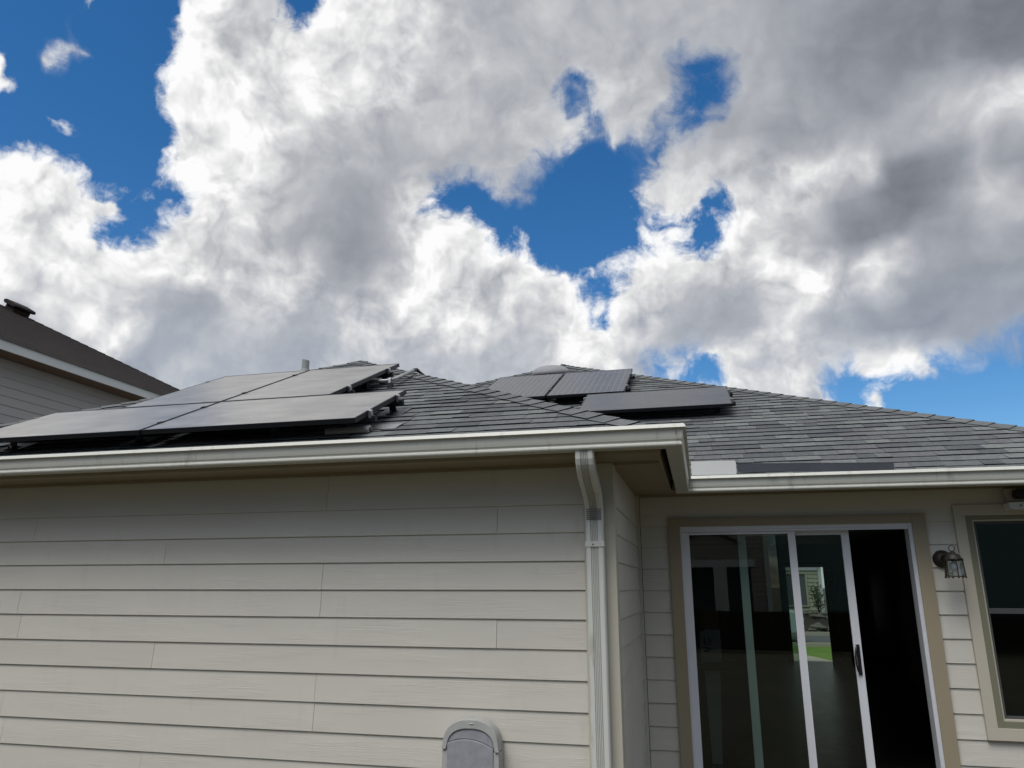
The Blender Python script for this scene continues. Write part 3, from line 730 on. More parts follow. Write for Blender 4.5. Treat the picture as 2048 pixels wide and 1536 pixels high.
def lap_siding(bm, origin, along, out, length, lines, z_lo, z_hi, joints=None, holes=(), lap=0.011, seed=1):
    """boards between the course lines, each with its own thickness, joints and cut-outs"""
    o, al, ou = Vector(origin), Vector(along), Vector(out)
    rnd = random.Random(seed)
    zs = sorted([z for z in lines if z_lo < z < z_hi])
    edges = [z_lo] + zs + [z_hi]

    def piece(x0, x1, za, zb, c0, c1):
        if x1 - x0 < 0.004 or zb - za < 0.004:
            return
        def off(z):
            return -lap * (z - c0) / max(c1 - c0, 1e-4)
        j = rnd.uniform(-0.0008, 0.0008)
        P = lambda x, z, d: o + al * x + ou * d + Vector((0, 0, z))
        oa, ob = off(za) + j, off(zb) + j
        ch = 0.003 if abs(za - c0) < 1e-6 else 0.0
        oc = off(za + ch) + j
        v = [P(x0, za + ch, oc), P(x1, za + ch, oc), P(x1, zb, ob), P(x0, zb, ob),
             P(x0, za, oa - .010), P(x1, za, oa - .010), P(x1, zb, ob - .010), P(x0, zb, ob - .010),
             P(x0, za, oc - ch * 1.15), P(x1, za, oc - ch * 1.15)]
        v = [bm.verts.new(p) for p in v]
        qs = [(0, 1, 2, 3), (0, 3, 7, 4), (1, 5, 6, 2)]
        if ch:
            qs += [(0, 8, 9, 1), (8, 4, 5, 9), (0, 4, 8), (1, 9, 5)]
        else:
            qs += [(0, 4, 5, 1)]
        for q in qs:
            bm.faces.new([v[i] for i in q])

    for i in range(len(edges) - 1):
        c0, c1 = edges[i], edges[i + 1]
        xs = [0.0, length]
        if joints:
            xs = sorted(xs + [x for x in joints(i, c0)] )
        spans = []
        zcuts = sorted({c0, c1} | {h[2] for h in holes if c0 < h[2] < c1} | {h[3] for h in holes if c0 < h[3] < c1})
        for za, zb in zip(zcuts[:-1], zcuts[1:]):
            zm = (za + zb) / 2
            for xa, xb in zip(xs[:-1], xs[1:]):
                segs = [(xa + (0.0012 if xa > 0 else 0), xb - (0.0012 if xb < length else 0))]
                for h in holes:
                    if h[2] < zm < h[3]:
                        ns = []
                        for s in segs:
                            if h[1] <= s[0] or h[0] >= s[1]:
                                ns.append(s)
                            else:
                                if h[0] > s[0]:
                                    ns.append((s[0], h[0]))
                                if h[1] < s[1]:
                                    ns.append((h[1], s[1]))
                        segs = ns
                for s in segs:
                    piece(s[0], s[1], za, zb - 0.0005, c0, c1)


PITCH = 0.1778
SOF1, SOF2 = 2.490, 2.490
XL = -7.66                      # left end of the wing wall
XC = -0.513                     # side of the wing
lines1 = [2.228 - PITCH * k for k in range(14)]
lines2 = [2.216 - PITCH * k for k in range(14)]


def wing_joints(i, z):
    k = int(round((2.228 - z) / PITCH))
    if k == -1:
        a = [-3.785]
    elif k % 4 == 0:
        a = [-5.03, -2.524]
    elif k % 4 == 1:
        a = [-4.99, -1.287]
    elif k % 4 == 2:
        a = [-3.797]
    else:
        a = [-2.525, -6.3]
    if k == 0:
        a = [-2.524, -6.2]
    return [x - XL for x in a]


bm = bmesh.new()
lap_siding(bm, (XL, D1, 0), (1, 0, 0), (0, -1, 0), XC - 0.20 - XL, lines1, 0.10, SOF1, wing_joints, seed=3)
finish(bm, 'wall', [M['siding']], house)
bm = bmesh.new()
box(bm, XL, XC - 0.03, D1 + 0.024, D1 + 0.10, 0, SOF1 + 0.02)
finish(bm, 'wall_sheathing', M['deck'], house)

# corner board (front and side leaf) and the return wall
bm = bmesh.new()
box(bm, XC - 0.198, XC, D1 - 0.014, D1 + 0.012, 0.08, SOF1 - 0.002)
box(bm, XC - 0.025, XC + 0.002, D1 + 0.0125, D1 + 0.10, 0.08, SOF1 - 0.002)
finish(bm, 'corner_board', M['corner'], house, bevel=0.003)
bm = bmesh.new()
lap_siding(bm, (XC - 0.006, D1 + 0.10, 0), (0, 1, 0), (1, 0, 0), D2 - D1 - 0.10, [z - 0.005 for z in lines1], 0.10, SOF1, seed=5)
finish(bm, 'wall', [M['siding']], house)
bm = bmesh.new()
box(bm, XC - 0.13, XC - 0.031, D1 + 0.101, D2 + 0.1, 0, SOF1 + 0.01)
finish(bm, 'wall_sheathing', M['deck'], house)
bm = bmesh.new()
box(bm, XC - 0.024, XC + 0.014, D2 - 0.016, D2 + 0.012, 0.08, SOF2)
finish(bm, 'inside_corner_trim', M['siding_flat'], house, bevel=0.002)

# door wall with its cut-outs (coordinates along the wall start at XC)
DX0, DX1, DZ1 = -0.258, 1.764, 2.275
WX0, WX1, WZ0, WZ1 = 1.973, 3.10, 0.622, 2.343
XR = 3.45
hole = lambda a, b, c, d: (a - XC, b - XC, c, d)
bm = bmesh.new()
lap_siding(bm, (XC + 0.018, D2, 0), (1, 0, 0), (0, -1, 0), XR - XC - 0.018, lines2, 0.10, SOF2, lambda i, z: ([2.9 - XC + (i % 3) * 0.15] if i % 2 else []),
           [hole(DX0 + 0.03 - 0.018, DX1 - 0.03 - 0.018, -1, DZ1 - 0.03), hole(WX0 + 0.03 - 0.018, WX1 - 0.03 - 0.018, WZ0 + 0.03, WZ1 - 0.03)], seed=8)
finish(bm, 'wall', [M['siding']], house)
bm = bmesh.new()
for a, b, c, d in ((XC - 0.03, -0.17, 0, SOF2 + .02), (-0.17, 1.672, 2.222, SOF2 + .02), (1.672, 2.09, 0, SOF2 + .02),
                   (2.09, 2.985, 0, 0.73), (2.09, 2.985, 2.235, SOF2 + .02), (2.985, XR - 0.01, 0, SOF2 + .02)):
    box(bm, a, b, D2 + 0.024, D2 + 0.13, c, d)
finish(bm, 'wall_sheathing', M['deck'], house)

# remaining outer walls, seen only from other places
bm = bmesh.new()
lap_siding(bm, (XR, D2, 0), (0, 1, 0), (1, 0, 0), 18.0 - D2, lines2, 0.0, SOF2, seed=11)
finish(bm, 'wall', [M['siding']], house)
bm = bmesh.new()
lap_siding(bm, (XL, D1, 0), (0, 1, 0), (-1, 0, 0), 18.0 - D1, lines2, 0.0, SOF2, seed=12)
finish(bm, 'wall', [M['siding']], house)
FY = 17.9
FX0, FX1 = 1.80, 2.735
bm = bmesh.new()
lap_siding(bm, (XL, FY + 0.12, 0), (1, 0, 0), (0, 1, 0), XR - XL, lines2, 0.0, SOF2, None, [(FX0 - XL, FX1 - XL, -1, 2.13)], seed=13)
finish(bm, 'wall', [M['siding']], house)

# inside: one dark room running from the patio door to the front door
bm = bmesh.new()
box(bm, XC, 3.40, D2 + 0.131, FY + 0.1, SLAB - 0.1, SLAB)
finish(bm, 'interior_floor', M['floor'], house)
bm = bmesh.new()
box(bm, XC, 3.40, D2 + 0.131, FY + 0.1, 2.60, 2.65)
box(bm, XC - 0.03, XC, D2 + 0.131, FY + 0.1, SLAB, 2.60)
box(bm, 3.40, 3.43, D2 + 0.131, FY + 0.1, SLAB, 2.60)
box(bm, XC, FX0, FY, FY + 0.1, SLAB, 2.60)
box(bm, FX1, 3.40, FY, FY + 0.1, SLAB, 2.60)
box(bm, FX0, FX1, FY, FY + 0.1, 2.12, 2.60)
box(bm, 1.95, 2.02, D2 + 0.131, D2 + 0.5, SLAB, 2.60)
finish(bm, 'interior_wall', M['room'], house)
bm = bmesh.new()
box(bm, FX0 - 0.06, FX0, FY - 0.012, FY + 0.11, SLAB, 2.18)
box(bm, FX1, FX1 + 0.06, FY - 0.012, FY + 0.11, SLAB, 2.18)
box(bm, FX0, FX1, FY - 0.012, FY + 0.11, 2.12, 2.18)
finish(bm, 'front_door_frame', M['siding_flat'], house)
# front door leaf, standing open into the room
fd = bpy.data.objects.new('front_door', None)
COL.objects.link(fd)
fd.parent = house
fd.location = Vector((FX1 - 0.01, FY - 0.02, SLAB)) - Vector(house.location)
fd.rotation_euler = (0, 0, R(-108))
bm = bmesh.new()
for a, b, c, d in ((0, .14, 0, 2.0), (.76, .9, 0, 2.0), (.14, .76, 0, .95), (.14, .76, 1.86, 2.0), (.42, .48, .95, 1.86)):
    box(bm, a, b, 0, 0.042, c, d)
box(bm, .2, .4, -.006, -.0005, .2, .8)
box(bm, .5, .7, -.006, -.0005, .2, .8)
finish(bm, 'leaf', M['door_wood'], fd)
bm = bmesh.new()
box(bm, .141, .419, .016, .024, .951, 1.859)
box(bm, .481, .759, .016, .024, .951, 1.859)
finish(bm, 'pane', M['lamp_glass'], fd)

# soffits
FS = 0.35
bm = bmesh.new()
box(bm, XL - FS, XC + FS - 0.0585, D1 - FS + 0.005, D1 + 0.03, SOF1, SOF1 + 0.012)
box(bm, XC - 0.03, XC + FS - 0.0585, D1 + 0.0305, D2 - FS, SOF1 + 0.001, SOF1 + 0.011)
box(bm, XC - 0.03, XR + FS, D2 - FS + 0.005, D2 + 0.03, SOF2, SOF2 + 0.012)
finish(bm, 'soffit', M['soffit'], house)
bm = bmesh.new()
box(bm, XC + 0.001, XC + FS - 0.06, D1 - 0.004, D1 + 0.018, SOF1 - 0.018, SOF1 - 0.0005)
box(bm, XL, XC - 0.21, D1 - 0.018, D1 - 0.002, SOF1 - 0.02, SOF1 - 0.0005)
box(bm, XC + 0.03, XR, D2 - 0.018, D2 - 0.002, SOF2 - 0.02, SOF2 - 0.0005)
finish(bm, 'soffit_trim', M['soffit'], house)
bm = bmesh.new()
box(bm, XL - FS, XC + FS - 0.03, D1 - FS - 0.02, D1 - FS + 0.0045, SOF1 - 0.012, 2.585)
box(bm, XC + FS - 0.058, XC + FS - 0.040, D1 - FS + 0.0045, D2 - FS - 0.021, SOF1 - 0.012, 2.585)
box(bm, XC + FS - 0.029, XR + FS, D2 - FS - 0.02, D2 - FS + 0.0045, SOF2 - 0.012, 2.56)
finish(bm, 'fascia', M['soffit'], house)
bm = bmesh.new()
box(bm, XC + FS - 0.058, XC + FS - 0.001, D1 - FS - 0.018, D2 - FS - 0.024, 2.5855, 2.590)
finish(bm, 'drip_edge', M['deck'], house)


# ------------------------------------------------------------------ roof
def slope_frame(side, ex, ey, ez):
    """origin at an eave point; returns a function (x along eave, s up slope, n off surface) -> point"""
    c, s = cos(RA), sin(RA)
    if side == 'front':
        X, S, N = Vector((1, 0, 0)), Vector((0, c, s)), Vector((0, -s, c))
    elif side == 'right':
        X, S, N = Vector((0, 1, 0)), Vector((-c, 0, s)), Vector((s, 0, c))
    elif side == 'left':
        X, S, N = Vector((0, 1, 0)), Vector((c, 0, s)), Vector((-s, 0, c))
    else:
        X, S, N = Vector((1, 0, 0)), Vector((0, -c, s)), Vector((0, s, c))
    o = Vector((ex, ey, ez))
    return lambda x, t, n: o + X * x + S * t + N * n


def shingles(bm, fr, x0, x1, apex_x, top_s, s0, s1, exposure=0.145, seed=2, limits=()):
    """rows of separate tabs, cut to the triangle of a hip slope"""
    rnd = random.Random(seed)
    s = s0
    row = 0
    while s < s1:
        x = x0 - rnd.uniform(0, 0.3)
        wob = rnd.uniform(-0.003, 0.003)
        while x < x1:
            w = rnd.choice((0.13, 0.16, 0.19, 0.22, 0.26, 0.31)) * rnd.uniform(0.9, 1.1)
            th = rnd.choice((0.0075, 0.008, 0.0105, 0.011))
            sa = s + wob + rnd.uniform(-0.004, 0.004)
            sb = s + exposure + 0.03
            poly = [(x + 0.0008, sa), (x + w - 0.0008, sa), (x + w - 0.0008, sb), (x + 0.0008, sb)]
            dl, dr = (apex_x - x0), (x1 - apex_x)
            poly = clip(poly, top_s, -dl, -x0 * top_s)
            if len(poly) > 2:
                poly = clip(poly, -top_s, -dr, x1 * top_s)
            for L in limits:
                if len(poly) > 2:
                    poly = clip(poly, *L)
            if len(poly) > 2:
                curl = rnd.uniform(-0.001, 0.002)
                top = [bm.verts.new(fr(p[0], p[1], 0.0015 + (th + curl) * max(0.0, 1 - (p[1] - sa) / (exposure + 0.03)))) for p in poly]
                bot = [bm.verts.new(fr(p[0], p[1], -0.004)) for p in poly]
                bm.faces.new(top)
                n = len(poly)
                for i in range(n):
                    f = bm.faces.new((top[i], bot[i], bot[(i + 1) % n], top[(i + 1) % n]))
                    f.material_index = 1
            x += w
        s += exposure
        row += 1


def hip_caps(bm, a, b, n1, n2, width=0.135, expo=0.185, seed=4, start=0.16):
    """folded cap shingles overlapping up a hip or ridge from a to b"""
    rnd = random.Random(seed)
    a, b = Vector(a), Vector(b)
    h = (b - a).normalized()
    n1, n2 = Vector(n1).normalized(), Vector(n2).normalized()
    s1 = n1.cross(h)
    s2 = n2.cross(h)
    # make the side vectors run down, away from the fold
    if s1.z > 0:
        s1 = -s1
    if s2.z > 0:
        s2 = -s2
    if s1.dot(s2) > 0.98:
        s2 = -s2
    up = (n1 + n2).normalized()
    L = (b - a).length
    t = start
    while t < L:
        t1 = min(t + expo + 0.05, L + 0.04)
        lo, hi = 0.0165 + rnd.uniform(-.001, .0015), 0.0095
        w1 = width * rnd.uniform(0.95, 1.05)
        sk = rnd.uniform(-0.012, 0.012)
        c0, c1 = a + h * t, a + h * t1
        A = [c0 + s1 * w1 + h * sk + n1 * lo, c0 + up * (lo + 0.004), c0 + s2 * w1 - h * sk + n2 * lo]
        B = [c1 + s1 * w1 + n1 * hi, c1 + up * hi, c1 + s2 * w1 + n2 * hi]
        A2 = [p - up * 0.0075 for p in A]
        A3 = [p - up * 0.012 for p in B]
        va = [bm.verts.new(p) for p in A]
        vb = [bm.verts.new(p) for p in B]
        va2 = [bm.verts.new(p) for p in A2]
        vb2 = [bm.verts.new(p) for p in A3]
        for i in (0, 1):
            bm.faces.new((va[i], va[i + 1], vb[i + 1], vb[i]))
            f = bm.faces.new((va2[i], va2[i + 1], va[i + 1], va[i]))
            f.material_index = 1
        for i in (0, 2):
            f = bm.faces.new((va[i], vb[i], vb2[i], va2[i]))
            f.material_index = 1
        t += expo


WE = (-8.0, -0.1, 4.40, CZ + 0.868)          # wing eave: x0, x1, y, z
WH = (WE[1] - WE[0]) / 2
W_AP = Vector((WE[0] + WH, WE[2] + WH, WE[3] + P_ROOF * WH))
ME = (-8.15, 3.90, 6.285, CZ + 0.838)        # main eave
MH = (ME[1] - ME[0]) / 2
M_AP = Vector((ME[0] + MH, ME[2] + MH, ME[3] + P_ROOF * MH))

bm = bmesh.new()
fr = slope_frame('front', 0, WE[2], WE[3])
shingles(bm, fr, WE[0], WE[1], W_AP.x, WH * KS, -0.012, WH * KS, seed=21)
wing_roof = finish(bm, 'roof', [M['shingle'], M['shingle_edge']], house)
bm = bmesh.new()
fr2 = slope_frame('front', 0, ME[2], ME[3])
shingles(bm, fr2, ME[0], ME[1], M_AP.x, MH * KS, -0.012, MH * KS, seed=22, limits=[(1, 0.9, 4.6)])
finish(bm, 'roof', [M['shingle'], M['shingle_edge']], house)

# the slopes that face away
bm = bmesh.new()
rid_y = ME[2] + (W_AP.z - ME[3]) / P_ROOF
wz, mz = WE[3] - 0.006, ME[3] - 0.006
face(bm, [(WE[1], WE[2], wz), (WE[1], ME[2], wz), (W_AP.x, rid_y, W_AP.z - .006), (W_AP.x, W_AP.y, W_AP.z - .006)])
face(bm, [(WE[0], WE[2], wz), (W_AP.x, W_AP.y, W_AP.z - .006), (W_AP.x, rid_y, W_AP.z - .006), (WE[0], ME[2], wz)])
by = ME[2] + 2 * MH
ap = (M_AP.x, M_AP.y, M_AP.z - .006)
face(bm, [(ME[1], ME[2], mz), (ME[1], by, mz), ap])
face(bm, [(ME[0], ME[2], mz), ap, (ME[0], by, mz)])
face(bm, [(ME[0], by, mz), ap, (ME[1], by, mz)])
finish(bm, 'roof', M['shingle'], house)
bm = bmesh.new()
face(bm, [(WE[0], WE[2], wz - .01), (WE[1], WE[2], wz - .01), (W_AP.x, W_AP.y, W_AP.z - .016)])
face(bm, [(ME[0], ME[2], mz - .01), (ME[1], ME[2], mz - .01), (M_AP.x, M_AP.y, M_AP.z - .016)])
finish(bm, 'roof_deck', M['deck'], house)

c_, s_ = cos(RA), sin(RA)
NF, NRt, NL, NB = (0, -s_, c_), (s_, 0, c_), (-s_, 0, c_), (0, s_, c_)
bm = bmesh.new()
hip_caps(bm, (WE[1], WE[2], WE[3]), W_AP, NF, NRt, seed=31)
hip_caps(bm, (WE[0], WE[2], WE[3]), W_AP, NF, NL, seed=32)
hip_caps(bm, (W_AP.x, rid_y, W_AP.z), W_AP, NL, NRt, seed=33)
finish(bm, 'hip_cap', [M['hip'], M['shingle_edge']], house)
bm = bmesh.new()
hip_caps(bm, (ME[1], ME[2], ME[3]), M_AP, NF, NRt, seed=34)
hip_caps(bm, (ME[0], ME[2], ME[3]), M_AP, NF, NL, seed=35)
hip_caps(bm, (ME[1], by, ME[3]), M_AP, NB, NRt, seed=36)
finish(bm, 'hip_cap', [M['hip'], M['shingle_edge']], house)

# ------------------------------------------------------------------ gutter and downspout
GP = [(0.002, 0.118), (0.002, 0.002), (0.006, 0.0), (0.088, 0.0), (0.097, 0.003), (0.1005, 0.010), (0.0995, 0.018), (0.094, 0.0225),
      (0.0925, 0.027), (0.0945, 0.032), (0.1000, 0.040), (0.1035, 0.055), (0.1060, 0.075), (0.1075, 0.092), (0.1095, 0.098), (0.122, 0.1005), (0.1275, 0.1035),
      (0.1180, 0.1230), (0.113, 0.1275), (0.107, 0.1265), (0.107, 0.122), (0.112, 0.121), (0.119, 0.106), (0.105, 0.104), (0.103, 0.088),
      (0.098, 0.055), (0.090, 0.030), (0.084, 0.005), (0.006, 0.005), (0.006, 0.118)]


def gutter_run(bm, path, zs, prof=GP):
    """profile swept along a plan path with mitred corners; outside of the gutter lies to the right of travel"""
    pts = [Vector((p[0], p[1])) for p in path]
    rings = []
    for i, p in enumerate(pts):
        d0 = (pts[i] - pts[i - 1]).normalized() if i > 0 else None
        d1 = (pts[i + 1] - pts[i]).normalized() if i < len(pts) - 1 else None
        n0 = Vector((d0.y, -d0.x)) if d0 else None
        n1 = Vector((d1.y, -d1.x)) if d1 else None
        if n0 is None:
            n = n1
        elif n1 is None:
            n = n0
        else:
            n = (n0 + n1) / (1 + n0.dot(n1))
        rings.append([bm.verts.new((p.x + n.x * u, p.y + n.y * u, zs[i] + v)) for u, v in prof])
    m = len(prof)
    for a, b in zip(rings[:-1], rings[1:]):
        for k in range(m):
            bm.faces.new((a[k], a[(k + 1) % m], b[(k + 1) % m], b[k]))
    for rg in (rings[0], rings[-1]):
        bm.faces.new(rg)


GZ = CZ + 0.779
bm = bmesh.new()
gx = XC + FS
gutter_run(bm, [(-8.3, D1 - FS - 0.021), (gx, D1 - FS - 0.021), (gx, D2 - FS - 0.021), (4.05, D2 - FS - 0.021)],
           [GZ + 0.004, GZ, GZ - 0.046, GZ - 0.060])
gut = finish(bm, 'gutter', M['gutter'], house)
bm = bmesh.new()
tube(bm, [(-0.0925, 4.3115, CZ + 0.866), (-0.0918, 4.3125, CZ + 0.855), (-0.0935, 4.3135, CZ + 0.846), (-0.0965, 4.3140, CZ + 0.843)], 0.0018, 6)
sub(bm, 'sealant_smear', M['handle'], gut)
# downspout: elbow out of the gutter, back to the wall, then straight down
DSX, DSW, DSD = -0.634, 0.110, 0.075
bm = bmesh.new()


def ds_ring(bm, c, t, corrug=True):
    """ribbed rectangular section facing along direction t (in the y-z plane)"""
    t = Vector(t).normalized()
    x = Vector((1, 0, 0))
    f = t.cross(x).normalized()
    if f.y > 0:
        f = -f
    prof = []
    hw, hd, r = DSW / 2, DSD / 2, 0.008
    front = [(-hw, hd - r), (-hw + r, hd)]
    for gxx in (-0.0215, -0.0115, -0.0015, 0.0085, 0.0185):
        front += [(gxx - 0.0034, hd), (gxx - 0.0016, hd - 0.010), (gxx + 0.0016, hd - 0.010), (gxx + 0.0034, hd)]
    front += [(hw - r, hd), (hw, hd - r), (hw, -hd), (-hw, -hd)]
    return [bm.verts.new(Vector(c) + x * a + f * b) for a, b in front]


yo, yw = D1 - FS - 0.021 - 0.047, D1 - 0.014 - DSD / 2 - 0.004
def bez(t, a, b, c, d):
    return a * (1 - t) ** 3 + 3 * b * t * (1 - t) ** 2 + 3 * c * t * t * (1 - t) + d * t ** 3


cent = [(yo, GZ + 0.001)] + [(bez(k / 16, yo, yo, yw - .02, yw), bez(k / 16, GZ - .012, GZ - .175, GZ - .165, GZ - .335)) for k in range(17)] + [(yw, GZ - .40), (yw, 1.6), (yw, 0.8), (yw, 0.12)]
rings = []
for i, (yy, zz) in enumerate(cent):
    a = Vector((0, *cent[max(i - 1, 0)]))
    b = Vector((0, *cent[min(i + 1, len(cent) - 1)]))
    rings.append(ds_ring(bm, (DSX, yy, zz), b - a))
for a, b in zip(rings[:-1], rings[1:]):
    m = len(a)
    for k in range(m):
        bm.faces.new((a[k], a[(k + 1) % m], b[(k + 1) % m], b[k]))
dsp = finish(bm, 'downspout', M['downspout'], house)
bm = bmesh.new()
for k in range(7):          # crimped folds on the inner bend of the lower elbow
    zz = GZ - 0.300 - k * 0.0125
    box(bm, DSX - 0.048, DSX + 0.048, yw - DSD / 2 - 0.006 - (0.004 if k < 3 else 0), yw - DSD / 2 + 0.006, zz - 0.0036, zz + 0.0036)
sub(bm, 'elbow_crimp', M['grime'], dsp, bevel=0.002)
bm = bmesh.new()
box(bm, DSX - DSW / 2 - 0.004, DSX + DSW / 2 + 0.004, yw - DSD / 2 - 0.005, yw + DSD / 2, CZ + 0.235, CZ + 0.268)
sub(bm, 'strap', M['downspout'], dsp, bevel=0.001)
bm = bmesh.new()
lathe(bm, [(0, 0), (0.005, 0), (0.005, 0.003), (0, 0.004)], 10)
bmesh.ops.rotate(bm, verts=bm.verts, cent=(0, 0, 0), matrix=Matrix.Rotation(R(90), 3, 'X'))
bmesh.ops.translate(bm, verts=bm.verts, vec=(DSX - 0.01, yw - DSD / 2 - 0.005, CZ + 0.25))
sub(bm, 'screw', M['dark_metal'], dsp)

# splash guards standing behind the main gutter lip
bm = bmesh.new()
poly = [(-0.030, 2.592), (0.322, 2.588), (0.322, 2.685), (0.318, 2.695), (0.308, 2.701), (-0.030, 2.705)]
prism(bm, poly, 'y', 6.226, 6.229)
o = tag(finish(bm, 'splash_guard', M['white_flash']), 'white sheet metal splash guard standing in the gutter at the inside corner', 'splash guard')
bm = bmesh.new()
prism(bm, [(0.330, 2.606), (1.492, 2.578), (1.492, 2.640), (0.330, 2.676)], 'y', 6.236, 6.239)
box(bm, 0.33, 1.492, 6.2365, 6.2385, 2.56, 2.58)
o = tag(finish(bm, 'gutter_diverter', M['dark_metal']), 'long dark metal strip standing along the shingles behind the lower gutter', 'metal strip')
bm = bmesh.new()
face(bm, [(0.330, 6.2335, 2.6775), (1.492, 6.2335, 2.6415), (1.492, 6.2415, 2.6415), (0.330, 6.2415, 2.6775)])
box(bm, 1.489, 1.4935, 6.2335, 6.2415, 2.580, 2.6405)
finish(bm, 'bright_edge', M['rail'], o)

# ------------------------------------------------------------------ sliding door
FL, FR_, FT = -0.165, 1.668, 2.215
bm = bmesh.new()
box(bm, DX0, FL + 0.006, D2 - 0.028, D2 + 0.02, 0.16, DZ1 - 0.0)
box(bm, FR_ - 0.006, DX1, D2 - 0.028, D2 + 0.02, 0.16, DZ1 - 0.0)
box(bm, FL + 0.006, FR_ - 0.006, D2 - 0.0275, D2 + 0.0195, FT - 0.004, DZ1 - 0.0005)
box(bm, DX0 - 0.004, DX1 + 0.004, D2 - 0.034, D2 + 0.01, DZ1 - 0.0003, DZ1 + 0.008)
finish(bm, 'door_trim', M['tan'], house, bevel=0.002)
bm = bmesh.new()
YF = D2 - 0.012
box(bm, FL, -0.150, YF, YF + 0.13, SLAB, FT)
box(bm, 1.632, FR_, YF, YF + 0.13, SLAB, FT)
box(bm, 1.648, 1.654, YF - 0.004, YF, SLAB, FT)
box(bm, 1.634, 1.640, YF - 0.006, YF, SLAB, FT - 0.03)
box(bm, -0.150, 1.632, YF, YF + 0.13, FT - 0.034, FT)
box(bm, -0.150, 1.632, YF + 0.006, YF + 0.012, FT - 0.052, FT - 0.034)
box(bm, -0.150, 1.632, YF - 0.005, YF + 0.13, SLAB - 0.03, SLAB + 0.02)
sd = finish(bm, 'sliding_door', M['vinyl'], house, bevel=0.0015)


def glazed(x0, x1, y, gx0, gx1, gz1, top, name, sash='panel_frame'):
    bm = bmesh.new()
    gz0 = SLAB + 0.13
    box(bm, x0, gx0, y, y + 0.036, SLAB + 0.022, top)
    box(bm, gx1, x1, y, y + 0.036, SLAB + 0.022, top)
    box(bm, gx0, gx1, y + 0.0005, y + 0.0355, gz1, top)
    box(bm, gx0, gx1, y + 0.0005, y + 0.0355, SLAB + 0.022, gz0)
    a = sub(bm, sash, M['vinyl'], sd, bevel=0.002)
    bm = bmesh.new()
    face(bm, [(gx0, y + 0.018, gz0), (gx1, y + 0.018, gz0), (gx1, y + 0.018, gz1), (gx0, y + 0.018, gz1)])
    return a, sub(bm, 'pane', M['door_glass'], sd)


glazed(-0.149, 0.772, YF + 0.016, -0.087, 0.714, 2.142, FT - 0.0535, 'fixed')
glazed(0.312, 1.194, YF + 0.062, 0.378, 1.134, 2.130, FT - 0.036, 'slider')
bm = bmesh.new()
hz0, hz1 = 1.045, 1.272
box(bm, 1.150, 1.176, YF + 0.052, YF + 0.0615, hz0, hz1)
tube(bm, [(1.160, YF + 0.055, hz1 - 0.012), (1.150, YF + 0.034, hz1 - 0.018), (1.138, YF + 0.016, hz1 - 0.045), (1.132, YF + 0.008, hz1 - 0.09),
          (1.133, YF + 0.010, hz0 + 0.08), (1.142, YF + 0.022, hz0 + 0.035), (1.155, YF + 0.046, hz0 + 0.014), (1.163, YF + 0.055, hz0 + 0.010)], 0.0075, 8)
sub(bm, 'handle', M['handle'], sd, smooth=False)

# ------------------------------------------------------------------ window
bm = bmesh.new()
yt = D2 - 0.024
box(bm, WX0, WX0 + 0.078, yt, D2 + 0.02, WZ0 + 0.085, WZ1 - 0.085)
box(bm, WX1 - 0.078, WX1, yt, D2 + 0.02, WZ0 + 0.085, WZ1 - 0.085)
box(bm, WX0, WX1, yt - 0.0005, D2 + 0.02, WZ1 - 0.085, WZ1)
box(bm, WX0, WX1, yt - 0.0005, D2 + 0.02, WZ0, WZ0 + 0.085)
win = finish(bm, 'window', M['window_trim'], house, bevel=0.002)
ix0, ix1, iz0, iz1 = WX0 + 0.079, WX1 - 0.079, WZ0 + 0.0855, WZ1 - 0.0855
bm = bmesh.new()
yc = D2 - 0.016
cw = 0.046
box(bm, ix0, ix0 + cw, yc, D2 + 0.05, iz0, iz1)
box(bm, ix1 - cw, ix1, yc, D2 + 0.05, iz0, iz1)
box(bm, ix0 + cw, ix1 - cw, yc + .0005, D2 + 0.05, iz1 - 0.03, iz1)
box(bm, ix0 + cw, ix1 - cw, yc + .0005, D2 + 0.05, iz0, iz0 + 0.046)
sub(bm, 'casing', M['olive'], win, bevel=0.002)
jx0, jx1, jz0, jz1 = ix0 + cw, ix1 - cw, iz0 + 0.046, iz1 - 0.03
bm = bmesh.new()
box(bm, jx0, jx0 + 0.013, D2 - 0.002, D2 + 0.06, jz0, jz1)
box(bm, jx1 - 0.013, jx1, D2 - 0.002, D2 + 0.06, jz0, jz1)
box(bm, jx0 + .013, jx1 - .013, D2 - 0.0015, D2 + 0.06, jz1 - 0.014, jz1)
box(bm, jx0 + .013, jx1 - .013, D2 - 0.0015, D2 + 0.06, jz0, jz0 + 0.014)
sub(bm, 'window_frame', M['window_trim'], win, bevel=0.001)
kx0, kx1, kz0, kz1 = jx0 + 0.013, jx1 - 0.013, jz0 + 0.014, jz1 - 0.014
bm = bmesh.new()
zm = 1.535
for a, b, c, d in ((kx0, kx0 + .022, kz0, kz1), (kx1 - .022, kx1, kz0, kz1), (kx0 + .022, kx1 - .022, kz1 - .02, kz1),
                   (kx0 + .022, kx1 - .022, kz0, kz0 + .02), (kx0 + .022, kx1 - .022, zm - .02, zm + .02)):
    box(bm, a, b, D2 + 0.022, D2 + 0.05, c, d)
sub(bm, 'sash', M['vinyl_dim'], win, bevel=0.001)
for a, b in ((kz0 + .02, zm - .02), (zm + .02, kz1 - .02)):
    bm = bmesh.new()
    face(bm, [(kx0 + .022, D2 + .035, a), (kx1 - .022, D2 + .035, a), (kx1 - .022, D2 + .035, b), (kx0 + .022, D2 + .035, b)])
    sub(bm, 'pane', M['window_glass'], win)
bm = bmesh.new()
box(bm, kx0, kx1, D2 + 0.07, D2 + 0.12, kz0 - 0.03, kz0 + 0.075)
sub(bm, 'inner_sill', M['vinyl_dim'], win)

